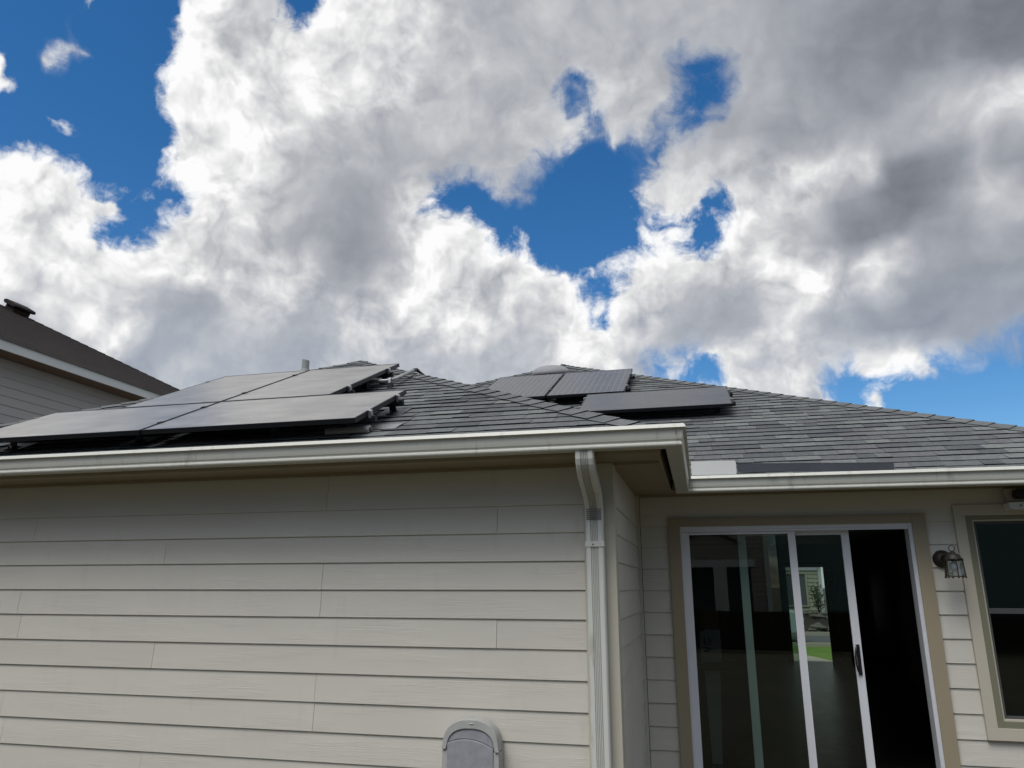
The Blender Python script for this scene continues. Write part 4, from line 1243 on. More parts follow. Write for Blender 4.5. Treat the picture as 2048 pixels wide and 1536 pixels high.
# ------------------------------------------------------------------ solar panels
PN = 0.153              # glass height above the shingles
PT = 0.036


def make_panel(name, w, h, grid, clamps=()):
    root = thing(name, 'black framed solar panel', 'solar panel')
    bm = bmesh.new()
    z0, z1 = PN - PT, PN
    fw = 0.011
    box(bm, 0, w, 0, fw, z0, z1)
    box(bm, 0, w, h - fw, h, z0, z1)
    box(bm, 0, fw, fw, h - fw, z0, z1)
    box(bm, w - fw, w, fw, h - fw, z0, z1)
    finish(bm, 'frame', M['black_alu'], root, bevel=0.0012)
    bm = bmesh.new()
    box(bm, fw, w - fw, fw, h - fw, z1 - 0.008, z1 - 0.002)
    finish(bm, 'glass', M['glass_low_sheen' if grid == 'low_sheen' else 'glass_grid' if grid else 'glass_sheen'], root)
    bm = bmesh.new()
    face(bm, [(fw, fw, z1 - 0.0095), (w - fw, fw, z1 - 0.0095), (w - fw, h - fw, z1 - 0.0095), (fw, h - fw, z1 - 0.0095)])
    box(bm, w / 2 - .06, w / 2 + .06, h - .2, h - .1, z1 - .034, z1 - .011)
    finish(bm, 'back_sheet', M['black_plastic'], root)
    return root


def roof_point(fr_y, fr_z, x, s):
    return Vector((x, fr_y + s * c_, fr_z + s * s_))


def put_panel(root, roof, x, s, label, dz=0.0, tilt=0.0):
    y, z = roof
    root.location = roof_point(y, z, x, s) + Vector((0, 0, dz + (0.012 if tilt else 0)))
    root.rotation_euler = (RA + tilt, 0, 0)
    root['label'] = label
    root['group'] = 'solar panels on the roof'
    return root


W_R, M_R = (WE[2], WE[3]), (ME[2], ME[3])
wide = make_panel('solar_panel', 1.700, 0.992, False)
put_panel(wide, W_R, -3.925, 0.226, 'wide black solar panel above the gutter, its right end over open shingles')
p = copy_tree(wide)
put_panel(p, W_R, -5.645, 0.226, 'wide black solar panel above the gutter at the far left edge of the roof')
p = make_panel('solar_panel', 1.700, 0.992, 'low_sheen')
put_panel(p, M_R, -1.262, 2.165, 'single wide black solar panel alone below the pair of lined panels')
tall = make_panel('solar_panel', 1.012, 1.60, False)
put_panel(tall, W_R, -3.925, 1.240, 'upright solar panel in the upper left row, beside the conduit and hip peak')
p = copy_tree(tall)
put_panel(p, W_R, -4.957, 1.240, 'upright solar panel in the upper left row, on the outer side of the vent pipe')
gridp = make_panel('solar_panel', 1.000, 1.70, True)
put_panel(gridp, M_R, -1.805, 3.235, 'pale lined solar panel of the upper pair, farther from the dome vent')
p = copy_tree(gridp)
put_panel(p, M_R, -2.828, 3.235, 'pale lined solar panel under the roof dome vent, partly behind the lower hip')


def make_rail(x0, x1, roof, s, label, ends, seams, feet, plates=True):
    root = thing('mounting_rail', label, 'mounting rail', roof_point(roof[0], roof[1], x0, s), (RA, 0, 0), 'rails carrying the solar panels')
    L = x1 - x0
    bm = bmesh.new()
    prism(bm, [(-0.019, 0.070), (0.019, 0.070), (0.019, 0.114), (0.008, 0.1165), (0.008, 0.106), (-0.008, 0.106), (-0.008, 0.1165), (-0.019, 0.114)], 'x', 0, L)
    finish(bm, 'beam', M['foot'], root)
    for e in ends:
        bm = bmesh.new()
        prism(bm, [(e - .001, 0.100), (e + 0.022, 0.100), (e + 0.022, 0.150), (e + .006, 0.1575), (e - 0.012, 0.1575), (e - 0.012, 0.1545), (e - .001, 0.1545)] if e > L / 2 else
              [(e + .001, 0.100), (e + .001, 0.1545), (e + 0.012, 0.1545), (e + 0.012, 0.1575), (e - .006, 0.1575), (e - 0.022, 0.150), (e - 0.022, 0.100)],
              'y', -0.02, 0.02)
        finish(bm, 'end_clamp', M['rail'], root, bevel=0.001)
    for e in seams:
        bm = bmesh.new()
        box(bm, e - 0.008, e + 0.008, -0.02, 0.02, 0.1, 0.155)
        box(bm, e - 0.020, e + 0.020, -0.022, 0.022, 0.1545, 0.160)
        finish(bm, 'mid_clamp', M['foot'], root, bevel=0.001)
    for e in feet:
        bm = bmesh.new()
        box(bm, e - 0.03, e + 0.03, -0.055, 0.055, 0.013, 0.020)
        prism(bm, [(0.020, 0.013), (0.030, 0.013), (0.030, 0.106), (0.020, 0.110)], 'x', e - 0.028, e + 0.028)
        box(bm, e - 0.006, e + 0.006, -0.030, -0.018, 0.02, 0.034)
        ft = finish(bm, 'foot', M['foot'], root, bevel=0.001)
        if not plates:
            continue
        bm = bmesh.new()
        box(bm, e - 0.11, e + 0.11, -0.10, 0.16, 0.0115, 0.0128)
        o2 = finish(bm, 'flashing', M['dark_metal'], None)
        o2.parent = ft
    return root


gapx = -3.935
make_rail(-5.72, -2.175, W_R, 0.46, 'lower mounting rail under the front row of the left array', [-2.2235 + 5.72, 0.074], [gapx + 5.72], [0.35, 1.55, 2.72, 3.28])
make_rail(-5.72, -2.175, W_R, 1.00, 'upper mounting rail under the front row of the left array', [-2.2235 + 5.72, 0.074], [gapx + 5.72], [0.35, 1.55, 2.72, 3.44])
make_rail(-5.03, -2.865, W_R, 1.60, 'lower mounting rail under the two upright panels on the left', [-2.9115 + 5.03, 0.072], [gapx + 5.03], [0.3, 1.2, 2.05])
make_rail(-5.03, -2.865, W_R, 2.52, 'upper mounting rail under the two upright panels on the left', [-2.9115 + 5.03, 0.072], [gapx + 5.03], [0.3, 1.2, 2.06])
make_rail(-1.33, 0.485, M_R, 2.42, 'lower mounting rail under the single wide panel on the right', [0.4395 + 1.33, 0.0665], [], [0.2, 1.0, 1.62], False)
make_rail(-1.33, 0.485, M_R, 2.93, 'upper mounting rail under the single wide panel on the right', [0.4395 + 1.33, 0.0665], [], [0.2, 1.0, 1.7], False)
make_rail(-2.90, -0.75, M_R, 3.62, 'lower mounting rail under the pair of lined panels', [-0.8035 + 2.90, 0.0705], [-1.8165 + 2.90], [0.3, 1.3, 2.05], False)
make_rail(-2.90, -0.75, M_R, 4.52, 'upper mounting rail under the pair of lined panels', [-0.8035 + 2.90, 0.0705], [-1.8165 + 2.90], [0.3, 1.3, 2.05], False)

# pale junction box end poking out below the nearest panel
j = thing('junction_box', 'pale grey rounded junction box poking out under the corner of the nearest wide panel', 'junction box', roof_point(*W_R, -2.44, 0.40), (RA, 0, 0))
bm = bmesh.new()
prism(bm, [(-0.035, 0.012), (0.035, 0.012), (0.035, 0.035), (0.022, 0.054), (-0.022, 0.054), (-0.035, 0.035)], 'x', -0.10, 0.235)
finish(bm, 'box', M['conduit'], j, bevel=0.004)
bm = bmesh.new()
prism(bm, [(-0.016, 0.018), (0.016, 0.018), (0.016, 0.040), (-0.016, 0.040)], 'x', 0.2345, 0.2375)
finish(bm, 'end_cap', M['handle'], j)
bm = bmesh.new()
box(bm, 0.12, 0.40, 0.05, 0.20, 0.0122, 0.0145)
finish(bm, 'flashing', M['rail'], j)

# vent pipe
v = thing('vent_pipe', 'short grey vent pipe rising behind the upright solar panels', 'vent pipe', (-4.455, 7.70, CZ + .868 + P_ROOF * 3.30))
bm = bmesh.new()
tube(bm, [(0, 0, -0.05), (0, 0, 0.175)], 0.043, 20)
for vv in bm.verts:
    if vv.co.z > 0.1:
        vv.co.z += -0.010 * (vv.co.x / 0.043)
finish(bm, 'pipe', M['pvc'], v, bevel=0.004)
bm = bmesh.new()
lathe(bm, [(0.13, -0.03), (0.10, 0.0), (0.055, 0.035), (0.050, 0.06), (0.044, 0.062)], 24)
finish(bm, 'boot', M['pvc'], v)

# roof dome vent
dv = thing('roof_vent', 'grey domed roof vent above the pair of lined solar panels near the peak', 'roof vent',
           (-2.235, 11.72, CZ + .800 + P_ROOF * (11.72 - 6.285)), (R(14), 0, 0))
bm = bmesh.new()
lathe(bm, [(0.315, 0.010), (0.318, 0.03), (0.312, 0.05), (0.285, 0.085), (0.235, 0.118), (0.17, 0.142), (0.09, 0.156), (0, 0.160)], 40)
finish(bm, 'dome', M['dome'], dv, smooth=True)
bm = bmesh.new()
lathe(bm, [(0.22, -0.20), (0.22, 0.02), (0.30, 0.022)], 28)
finish(bm, 'neck', M['dome'], dv, smooth=True)

# conduit over the hip
cd = thing('conduit', 'grey metal conduit running from under the upright panel up and over the hip', 'conduit', (-2.86, 6.80, CZ + .868 + P_ROOF * 2.4), world=True)
zr = lambda y: CZ + .868 + P_ROOF * (y - WE[2])
P1, P2 = Vector((-3.70, 6.52, zr(6.52) + .080)), Vector((-2.83, 6.40, zr(6.40) + .080))
P2b, P3a = Vector((-2.76, 6.41, zr(6.41) + .088)), Vector((-2.795, 7.02, CZ + 2.185))
P3, P4 = Vector((-2.79, 7.08, CZ + 2.205)), Vector((-2.665, 7.15, CZ + 2.10))
bm = bmesh.new()
tube(bm, [P1, P2, P2b, P3a], 0.017, 10)
finish(bm, 'pipe', M['conduit'], cd, smooth=True)
bm = bmesh.new()
tube(bm, [P3a - (P3a - P2b) * 0.02, P3, P3 + (P4 - P3) * .15], 0.0205, 10)
tube(bm, [P3 + (P4 - P3) * .12, P4], 0.015, 10)
finish(bm, 'elbow', M['foot'], cd)
for xx in (-3.06, -2.785):
    bm = bmesh.new()
    yq = 6.435 if xx < -2.9 else 6.397
    z0 = zr(yq)
    box(bm, xx - .026, xx + .026, yq - .025, yq + .025, z0 + .006, z0 + .060)
    f_ = finish(bm, 'support_block', M['foot'], cd, bevel=0.004)
    bm = bmesh.new()
    prism(bm, [(yq - .028, z0 + .05), (yq - .024, z0 + .095), (yq - .010, z0 + .108), (yq + .010, z0 + .108), (yq + .024, z0 + .095), (yq + .028, z0 + .05)], 'x', xx - .012, xx + .012)
    sub(bm, 'clamp', M['rail'], f_, bevel=0.003)

# ------------------------------------------------------------------ wall lantern
ln = thing('wall_lantern', 'small bronze wall lantern with a ring on top, between patio door and window', 'wall lamp', (1.850, D2, 1.925))
ln.scale = (1.05, 1.05, 1.05)
bm = bmesh.new()
lathe(bm, [(0, 0.0), (0.066, 0.0), (0.066, 0.008), (0.058, 0.018), (0.050, 0.030), (0.030, 0.044), (0, 0.048)], 28)
bmesh.ops.rotate(bm, verts=bm.verts, cent=(0, 0, 0), matrix=Matrix.Rotation(R(90), 3, 'X'))
bmesh.ops.translate(bm, verts=bm.verts, vec=(0, -0.002, 0))
tube(bm, [(0, -0.03, 0.005), (0.004, -0.08, 0.020), (0.012, -0.13, 0.028), (0.018, -0.185, 0.024)], [0.026, 0.018, 0.016, 0.022], 12)
finish(bm, 'back_plate', M['bronze'], ln, smooth=True)
LC = Vector((0.018, -0.195, 0))
bm = bmesh.new()
lathe(bm, [(0, 0.050), (0.014, 0.048), (0.022, 0.036), (0.040, 0.024), (0.050, 0.012), (0.052, 0.004), (0.060, 0.001), (0.062, -0.012), (0.052, -0.015), (0, -0.015)], 24, LC)
finish(bm, 'cap', M['bronze'], ln, smooth=True)
bm = bmesh.new()
ring_pts = [LC + Vector((0.020 * cos(2 * pi * k / 20), 0, 0.070 + 0.020 * sin(2 * pi * k / 20))) for k in range(21)]
tube(bm, ring_pts, 0.0032, 8, cap=False)
finish(bm, 'ring', M['bronze'], ln, smooth=True)
bm = bmesh.new()
NS = 6
top_r, bot_r, zt_, zb_ = 0.059, 0.066, -0.016, -0.128
pt = lambda r, z, k: LC + Vector((r * cos(2 * pi * (k + .5) / NS), r * sin(2 * pi * (k + .5) / NS), z))
for k in range(NS):
    tube(bm, [pt(top_r, zt_ + .004, k), pt(bot_r, zb_ - .008, k)], 0.0042, 6)
    tube(bm, [pt(top_r, zt_, k), pt(top_r, zt_, k + 1)], 0.0042, 6)
    tube(bm, [pt(bot_r, zb_, k), pt(bot_r, zb_, k + 1)], 0.0042, 6)
    bmesh.ops.create_uvsphere(bm, u_segments=8, v_segments=6, radius=0.0075, matrix=Matrix.Translation(pt(bot_r, zb_ - .006, k)))
    bmesh.ops.create_uvsphere(bm, u_segments=8, v_segments=6, radius=0.006, matrix=Matrix.Translation(pt(top_r + .003, zt_ + .002, k)))
finish(bm, 'cage', M['bronze'], ln)
bm = bmesh.new()
for k in range(NS):
    face(bm, [pt(top_r - .004, zt_, k), pt(top_r - .004, zt_, k + 1), pt(bot_r - .004, zb_, k + 1), pt(bot_r - .004, zb_, k)])
finish(bm, 'glass', M['lamp_glass'], ln)
bm = bmesh.new()
lathe(bm, [(0, -0.095), (0.014, -0.092), (0.026, -0.080), (0.030, -0.066), (0.026, -0.048), (0.016, -0.030), (0.013, -0.012), (0, -0.012)], 16, LC)
finish(bm, 'bulb', M['bulb'], ln, smooth=True)

# ------------------------------------------------------------------ light under the eave at the right edge
sl = thing('security_light', 'white wall mounted security light with a black head, above the window under the eave', 'security light', (2.44, D2, 2.34))
bm = bmesh.new()
prism(bm, [(-0.115, -0.006), (-0.107, -0.040), (-0.080, -0.052), (0.16, -0.056), (0.18, -0.040), (0.18, 0.010), (-0.110, 0.006)], 'y', -0.150, -0.0245)
bm.verts.ensure_lookup_table()
finish(bm, 'base', M['white_plastic'], sl, bevel=0.008)
bm = bmesh.new()
prism(bm, [(-0.075, 0.018), (0.16, 0.018), (0.17, 0.118), (-0.092, 0.118)], 'y', -0.060, -0.003)
finish(bm, 'mount', M['window_trim'], sl, bevel=0.004)
bm = bmesh.new()
prism(bm, [(-0.052, 0.050), (-0.040, 0.036), (0.10, 0.036), (0.12, 0.056), (0.12, 0.095), (0.10, 0.104), (-0.036, 0.104), (-0.050, 0.092)], 'y', -0.150, -0.061)
finish(bm, 'head', M['black_plastic'], sl, bevel=0.008)
for qx in (-0.03, 0.03):
    bm = bmesh.new()
    box(bm, qx - .005, qx + .005, -0.1525, -0.1495, -.030, -.016)
    finish(bm, 'vent_hole', M['handle'], sl)

# ------------------------------------------------------------------ grey box against the wall
bx = thing('storage_box', 'weathered grey plastic box with an arched lid standing against the lap siding', 'storage box', (-1.412, 4.655, -0.032))
HW = 0.178


def arch(hw, z_side, z_top, n=20, power=2.5):
    return [(hw * math.copysign(abs(cos(pi - pi * k / n)) ** (2 / power), cos(pi - pi * k / n)), z_side + (z_top - z_side) * (sin(pi * k / n)) ** (2 / power) if 0 < k < n else z_side) for k in range(n + 1)]


bm = bmesh.new()
yb, yf = 0.112, 0.0
# lower body
prism(bm, [(-HW - .003, 0.0), (HW + .003, 0.0), (HW, 0.796), (-HW, 0.800)], 'y', yf + 0.010, yb)
finish(bm, 'body', M['resin_lid'], bx, bevel=0.006)
bm = bmesh.new()
outer = arch(HW - 0.004, 0.808, 0.974)
prism(bm, [(-HW + .001, 0.804)] + outer[1:-1] + [(HW - .001, 0.800)], 'y', yf + 0.020, yb)
# raised rim of the lid in front
inner = arch(HW - 0.030, 0.800, 0.922)
rim_o = [(-HW - .001, 0.803)] + outer[1:-1] + [(HW + .001, 0.797)]
rim_i = [(-HW + .026, 0.803)] + inner[1:-1] + [(HW - .024, 0.797)]
A = [bm.verts.new((p[0], yf, p[1])) for p in rim_o]
B = [bm.verts.new((p[0], yf, p[1])) for p in rim_i]
A2 = [bm.verts.new((p[0], yf + 0.024, p[1])) for p in rim_o]
B2 = [bm.verts.new((p[0], yf + 0.024, p[1])) for p in rim_i]
n = len(A)
for i in range(n - 1):
    bm.faces.new((A[i], A[i + 1], B[i + 1], B[i]))
    bm.faces.new((A[i], A2[i], A2[i + 1], A[i + 1]))
    bm.faces.new((B[i], B[i + 1], B2[i + 1], B2[i]))
for k in (0, n - 1):
    bm.faces.new((A[k], B[k], B2[k], A2[k]))
lid = finish(bm, 'lid', M['resin_lid'], bx, bevel=0.004)
bm = bmesh.new()
in2 = arch(HW - 0.0335, 0.800, 0.9185)
low = [(HW * .80 * (1 - 2 * k / 14), 0.832 + 0.034 * (1 - (1 - 2 * k / 14) ** 2) - 0.014 * (1 - 2 * k / 14)) for k in range(15)]
NB_ = 24
for yy in (yf + 0.008, yf + 0.0195):
    prev = None
    for k in range(NB_ + 1):
        t_ = -1 + 2 * k / NB_
        xx = 0.9985 * t_ * (HW - 0.0335)
        hi_ = 0.800 + 0.1185 * (1 - abs(0.9985 * t_) ** 2.5) ** (1 / 2.5)
        lo_ = 0.832 + 0.034 * (1 - t_ * t_) - 0.012 * t_
        hi_ = max(hi_, lo_ + 0.0005)
        cur = (bm.verts.new((xx, yy, lo_)), bm.verts.new((xx, yy, hi_)))
        if prev:
            bm.faces.new((prev[0], cur[0], cur[1], prev[1]))
        prev = cur
low = [((HW - .034) * (1 - 2 * k / 14), 0.832 + 0.034 * (1 - (1 - 2 * k / 14) ** 2) - 0.012 * (1 - 2 * k / 14)) for k in range(15)]
finish(bm, 'window_panel', M['resin'], bx, bevel=0.002)
bm = bmesh.new()
low2 = [(p[0] * 1.0, p[1] - 0.0045) for p in low]
prism(bm, [(-HW * .82, 0.03), (HW * .81, 0.03)] + low2, 'y', yf + 0.002, yf + 0.0205)
finish(bm, 'front_panel', M['resin'], bx, bevel=0.004)
bm = bmesh.new()
bmesh.ops.create_uvsphere(bm, u_segments=20, v_segments=8, radius=1.0, matrix=Matrix.Translation((0.008, yf - 0.001, 0.951)) @ Matrix.Diagonal((0.017, 0.003, 0.0045, 1)))
finish(bm, 'emblem', M['resin_lid'], bx, smooth=True)

# ------------------------------------------------------------------ table and bag seen through the glass
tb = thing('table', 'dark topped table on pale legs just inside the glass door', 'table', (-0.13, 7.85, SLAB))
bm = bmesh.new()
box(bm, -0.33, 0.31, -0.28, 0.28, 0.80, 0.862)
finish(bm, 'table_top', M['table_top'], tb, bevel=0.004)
for lx in (-0.29, 0.115):
    for ly in (-0.23, 0.17):
        bm = bmesh.new()
        prism(bm, [(lx, 0.0), (lx + .09, 0.0), (lx + .125, 0.80), (lx - .02, 0.80)], 'y', ly, ly + 0.06)
        finish(bm, 'leg', M['table_leg'], tb, bevel=0.003)
bg = thing('bag', 'pale bag with dark print and brown paper top standing on the table', 'bag', (0.037, 7.70, SLAB + 0.862))
bm = bmesh.new()
rnd = random.Random(5)
prof = [(-0.097, 0), (0.097, 0), (0.098, 0.15), (0.096, 0.285), (0.06, 0.30), (0.02, 0.290), (-0.03, 0.302), (-0.07, 0.285), (-0.099, 0.27), (-0.1, 0.12)]
prism(bm, prof, 'y', -0.06, 0.06)
finish(bm, 'sack', M['bag'], bg, bevel=0.01)
bm = bmesh.new()
for a, b, c, d in ((-0.060, -0.050, .165, .235), (-0.050, -0.040, .15, .20), (-0.018, -0.006, .16, .228), (0.004, .012, .18, .21), (-0.065, -0.018, .128, .137), (-0.03, 0.012, .112, .124), (-.06, -.02, .095, .108)):
    box(bm, a, b, -0.0635, -0.0605, c, d)
finish(bm, 'print', M['bag_print'], bg)
bm = bmesh.new()
for k in range(9):
    a = 2 * pi * k / 9
    prism(bm, [(-.05 + .05 * cos(a), .30), (.02 + .05 * cos(a), .30), (.03 + .07 * cos(a), .44 + .03 * sin(a * 3)), (-.03 + .07 * cos(a), .46 + .03 * cos(a * 2))], 'y', .045 * sin(a) - .004, .045 * sin(a) + .004)
finish(bm, 'paper', M['bag_top'], bg)

# ------------------------------------------------------------------ neighbouring house on the left
NX, NE, NZ, NPT = -11.0, -10.58, CZ + 3.80, 0.53
nh = thing('neighbouring_house', 'two storey neighbouring house with grey siding, white fascia and brown hip roof', 'house', (-15.5, 8.0, 0), world=True)
NY0, NY1 = -3.0, 16.3
bm = bmesh.new()
nl = [CZ + 0.003 + 0.1515 * k for k in range(-11, 30)]
lap_siding(bm, (NX, NY0, 0), (0, 1, 0), (1, 0, 0), NY1 - NY0, nl, 0.0, NZ - 0.16, seed=41, lap=0.012)
finish(bm, 'wall', M['n_siding'], nh)
bm = bmesh.new()
box(bm, NX - 9.9, NX - 0.03, NY0, NY1 - 0.02, 0, NZ - 0.14)
finish(bm, 'wall', M['n_siding'], nh)
bm = bmesh.new()
HWN = 5.5
ec, en = 16.70, NY0 - 0.4
w0 = NE - 2 * HWN
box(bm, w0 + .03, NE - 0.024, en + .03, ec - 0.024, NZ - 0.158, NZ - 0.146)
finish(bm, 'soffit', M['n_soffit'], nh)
bm = bmesh.new()
box(bm, NE - 0.023, NE, en, ec, NZ - 0.165, NZ - 0.022)
box(bm, NE - 0.0228, NE + 0.012, en - .01, ec + .01, NZ - 0.0215, NZ - 0.004)
box(bm, w0, NE - 0.023, ec - 0.023, ec, NZ - 0.165, NZ - 0.02)
fa = finish(bm, 'fascia', M['n_trim'], nh)
# roof: lapped courses on the near slope, plain slopes elsewhere
cN, sN = cos(math.atan(NPT)), sin(math.atan(NPT))
apx, apz = NE - HWN, NZ + NPT * HWN
bm = bmesh.new()
k = 0
s = -0.03
rnd = random.Random(9)
Ls = HWN / cN
while s < Ls:
    e0, e1 = max(s, 0), min(s + 0.15, Ls)
    y0a, y1a = en, ec - e0 * cN
    y0b, y1b = en, ec - e1 * cN
    yy = y0a
    while yy < y1a:
        y2 = min(yy + rnd.uniform(.25, .5), y1a)
        P = lambda yv, t, nn: Vector((NE - t * cN + sN * nn, min(yv, ec - t * cN), NZ + t * sN + cN * nn))
        va = [bm.verts.new(q) for q in (P(yy, s, .010), P(y2, s, .010), P(y2, e1, .002), P(yy, e1, .002), P(yy, s, 0), P(y2, s, 0))]
        try:
            bm.faces.new(va[:4])
            f = bm.faces.new((va[0], va[4], va[5], va[1]))
            f.material_index = 1
        except ValueError:
            pass
        yy = y2
    s += 0.145
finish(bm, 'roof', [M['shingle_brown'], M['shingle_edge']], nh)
bm = bmesh.new()
ay = ec - HWN
face(bm, [(NE, ec, NZ - .004), (w0, ec, NZ - .004), (apx, ay, apz - .004)])
face(bm, [(w0, ec, NZ - .004), (w0, en, NZ - .004), (apx, en, apz - .004), (apx, ay, apz - .004)])
face(bm, [(w0, en, NZ - .004), (NE, en, NZ - .004), (apx, en, apz - .004)])
face(bm, [(NE, en, NZ - .006), (NE, ec, NZ - .006), (apx, ay, apz - .006), (apx, en, apz - .006)])
finish(bm, 'roof', M['shingle_brown'], nh)
bm = bmesh.new()
hip_caps(bm, (NE, ec, NZ), (apx, ay, apz), (sN, 0, cN), (0, sN, cN), 0.14, 0.2, 51)
hip_caps(bm, (apx, ay, apz), (apx, en, apz), (sN, 0, cN), (-sN, 0, cN), 0.14, 0.2, 52)
finish(bm, 'hip_cap', [M['shingle_brown'], M['shingle_edge']], nh)
nv = thing('roof_vent', 'low dark brown box vent on the hip of the neighbouring roof', 'roof vent', (-14.62, 12.60, NZ + NPT * (NE + 14.62)), (0, R(27), 0))
nv.scale = (0.8, 0.75, 0.8)
bm = bmesh.new()
prism(bm, [(-.19, 0.13), (.17, .13), (.25, .155), (.27, .19), (.22, .235), (-.16, .255), (-.24, .235), (-.26, .17)], 'y', -.36, .36)
finish(bm, 'hood', M['shingle_brown'], nv, bevel=0.03)
bm = bmesh.new()
box(bm, -.18, .18, -.27, .27, -.05, .135)
finish(bm, 'base', M['shingle_brown'], nv)

# ------------------------------------------------------------------ across the street, seen through the open front door
fh = thing('far_house', 'pale yellowish house with lap siding and a grey window across the street', 'house', (-1.0, 38.0, 0), world=True)
bm = bmesh.new()
lap_siding(bm, (-7.0, 34.0, 0), (1, 0, 0), (0, -1, 0), 11.72, [0.75 + .16 * k for k in range(30)], 0.0, 3.1, None, [(10.3, 11.15, 0.95, 2.2)], seed=61, lap=0.02)
finish(bm, 'wall', M['far_siding'], fh)
bm = bmesh.new()
box(bm, -7.0, 4.70, 34.03, 43.0, 0, 3.1)
finish(bm, 'wall', M['far_siding'], fh)
bm = bmesh.new()
box(bm, 4.68, 4.80, 33.96, 34.06, 0, 3.1)
box(bm, -7.0, 4.66, 33.965, 33.99, 2.35, 2.52)
finish(bm, 'corner_board', M['n_trim'], fh)
bm = bmesh.new()
box(bm, 3.30, 4.15, 33.99, 34.02, 0.95, 2.2)
fw_ = finish(bm, 'window', M['grey_pane'], fh)
bm = bmesh.new()
for a, b, c, d in ((3.23, 3.30, .9, 2.26), (4.15, 4.22, .9, 2.26), (3.3, 4.15, 2.2, 2.26), (3.3, 4.15, .9, .95)):
    box(bm, a, b, 33.95, 34.01, c, d)
sub(bm, 'frame', M['far_siding'], fw_)
bm = bmesh.new()
ph = [(-7.5, 33.5, 3.1), (5.2, 33.5, 3.1), (5.2, 43.5, 3.1), (-7.5, 43.5, 3.1)]
rg = [(-3, 38.5, 5.6), (1, 38.5, 5.6)]
face(bm, [ph[0], ph[1], rg[1], rg[0]])
face(bm, [ph[1], ph[2], rg[1]])
face(bm, [ph[2], ph[3], rg[0], rg[1]])
face(bm, [ph[3], ph[0], rg[0]])
face(bm, ph)
finish(bm, 'roof', M['shingle_brown'], fh)
bm = bmesh.new()
prism(bm, [(30.2, 0.001), (31.2, 0.28), (32.6, 0.55), (33.95, 0.62), (33.95, 0.001)], 'x', -6.5, 6.5)
tag(finish(bm, 'planting_bed', M['fence']), kind='structure')
rock_me = None
rnd = random.Random(77)
for k in range(22):
    if rock_me is None:
        bm = bmesh.new()
        bmesh.ops.create_icosphere(bm, subdivisions=3, radius=1.0)
        for vv in bm.verts:
            c = vv.co
            vv.co *= 0.82 + 0.22 * sin(3.1 * c.x + 1.3) * cos(2.7 * c.y) + 0.12 * sin(5 * c.z + 2 * c.x)
        ro = finish(bm, 'rock', M['rock'])
        rock_me = ro
    else:
        ro = rock_me.copy()
        COL.objects.link(ro)
    yy = rnd.uniform(30.6, 33.2)
    zz = 0.28 * (yy - 30.2) if yy < 31.2 else 0.28 + 0.2 * (yy - 31.2)
    q = rnd.uniform(0.16, 0.30)
    ro.location = (1.6 + k * 0.155 + rnd.uniform(-.1, .1), yy, zz + q * .3)
    ro.rotation_euler = (rnd.uniform(-.4, .4), rnd.uniform(-.4, .4), rnd.uniform(0, 6))
    ro.scale = (q * 1.35, q, q * .75)
    tag(ro, 'grey rock in the planting bed across the street', 'rock', 'rocks in the planting bed')


def shrub(name, loc, h, r, n, label, seed):
    t = thing(name, label, 'shrub', loc)
    rnd = random.Random(seed)
    bm = bmesh.new()
    tips = []
    for k in range(7):
        a = rnd.uniform(0, 2 * pi)
        tip = Vector((cos(a) * r * rnd.uniform(.2, .8), sin(a) * r * rnd.uniform(.2, .8), h * rnd.uniform(.6, 1)))
        tube(bm, [(0, 0, 0), tip * .5 + Vector((0, 0, .05)), tip], [.02, .012, .005], 5)
        tips.append(tip)
    finish(bm, 'stem', M['bark'], t)
    bm = bmesh.new()
    for k in range(n):
        tp = rnd.choice(tips) * rnd.uniform(.35, 1.05) + Vector((rnd.gauss(0, r * .22), rnd.gauss(0, r * .22), rnd.gauss(0, r * .2)))
        u = Vector((rnd.gauss(0, 1), rnd.gauss(0, 1), rnd.gauss(0, .6))).normalized()
        w = u.cross(Vector((rnd.gauss(0, 1), rnd.gauss(0, 1), rnd.gauss(0, 1)))).normalized()
        L = rnd.uniform(.04, .075)
        face(bm, [tp - u * L, tp + w * L * .4, tp + u * L, tp - w * L * .4])
    finish(bm, 'foliage', M['leaf'], t)
    return t


shrub('shrub', (4.45, 33.0, 0.55), 1.25, .45, 420, 'loose leafy shrub at the corner of the yellowish house across the street', 3)

# parked car, only its end shows past the door stile
car = thing('parked_car', 'white parked car on the street seen through the open front door', 'car', (0.8, 26.6, 0.0))
prof = [(-2.15, .32), (-2.2, .55), (-2.12, .82), (-1.9, .90), (-1.25, .98), (-0.55, 1.40), (.65, 1.44), (1.35, 1.05), (2.0, .96), (2.15, .80), (2.2, .5), (2.12, .28), (1.75, .26),
        (1.66, .50), (1.40, .62), (1.14, .50), (1.05, .24), (-1.05, .24), (-1.14, .50), (-1.40, .62), (-1.66, .50), (-1.75, .26)]
bm = bmesh.new()
prism(bm, prof, 'y', -0.84, 0.84)
finish(bm, 'body', M['car_paint'], car, bevel=0.06)
for sy in (-0.846, 0.846):
    bm = bmesh.new()
    prism(bm, [(-1.05, 1.0), (-.5, 1.33), (0.02, 1.36), (0.02, 1.0)], 'y', sy - .004, sy + .004)
    prism(bm, [(.10, 1.0), (.10, 1.36), (.60, 1.36), (1.1, 1.04)], 'y', sy - .004, sy + .004)
    finish(bm, 'side_window', M['dark_pane'], car)
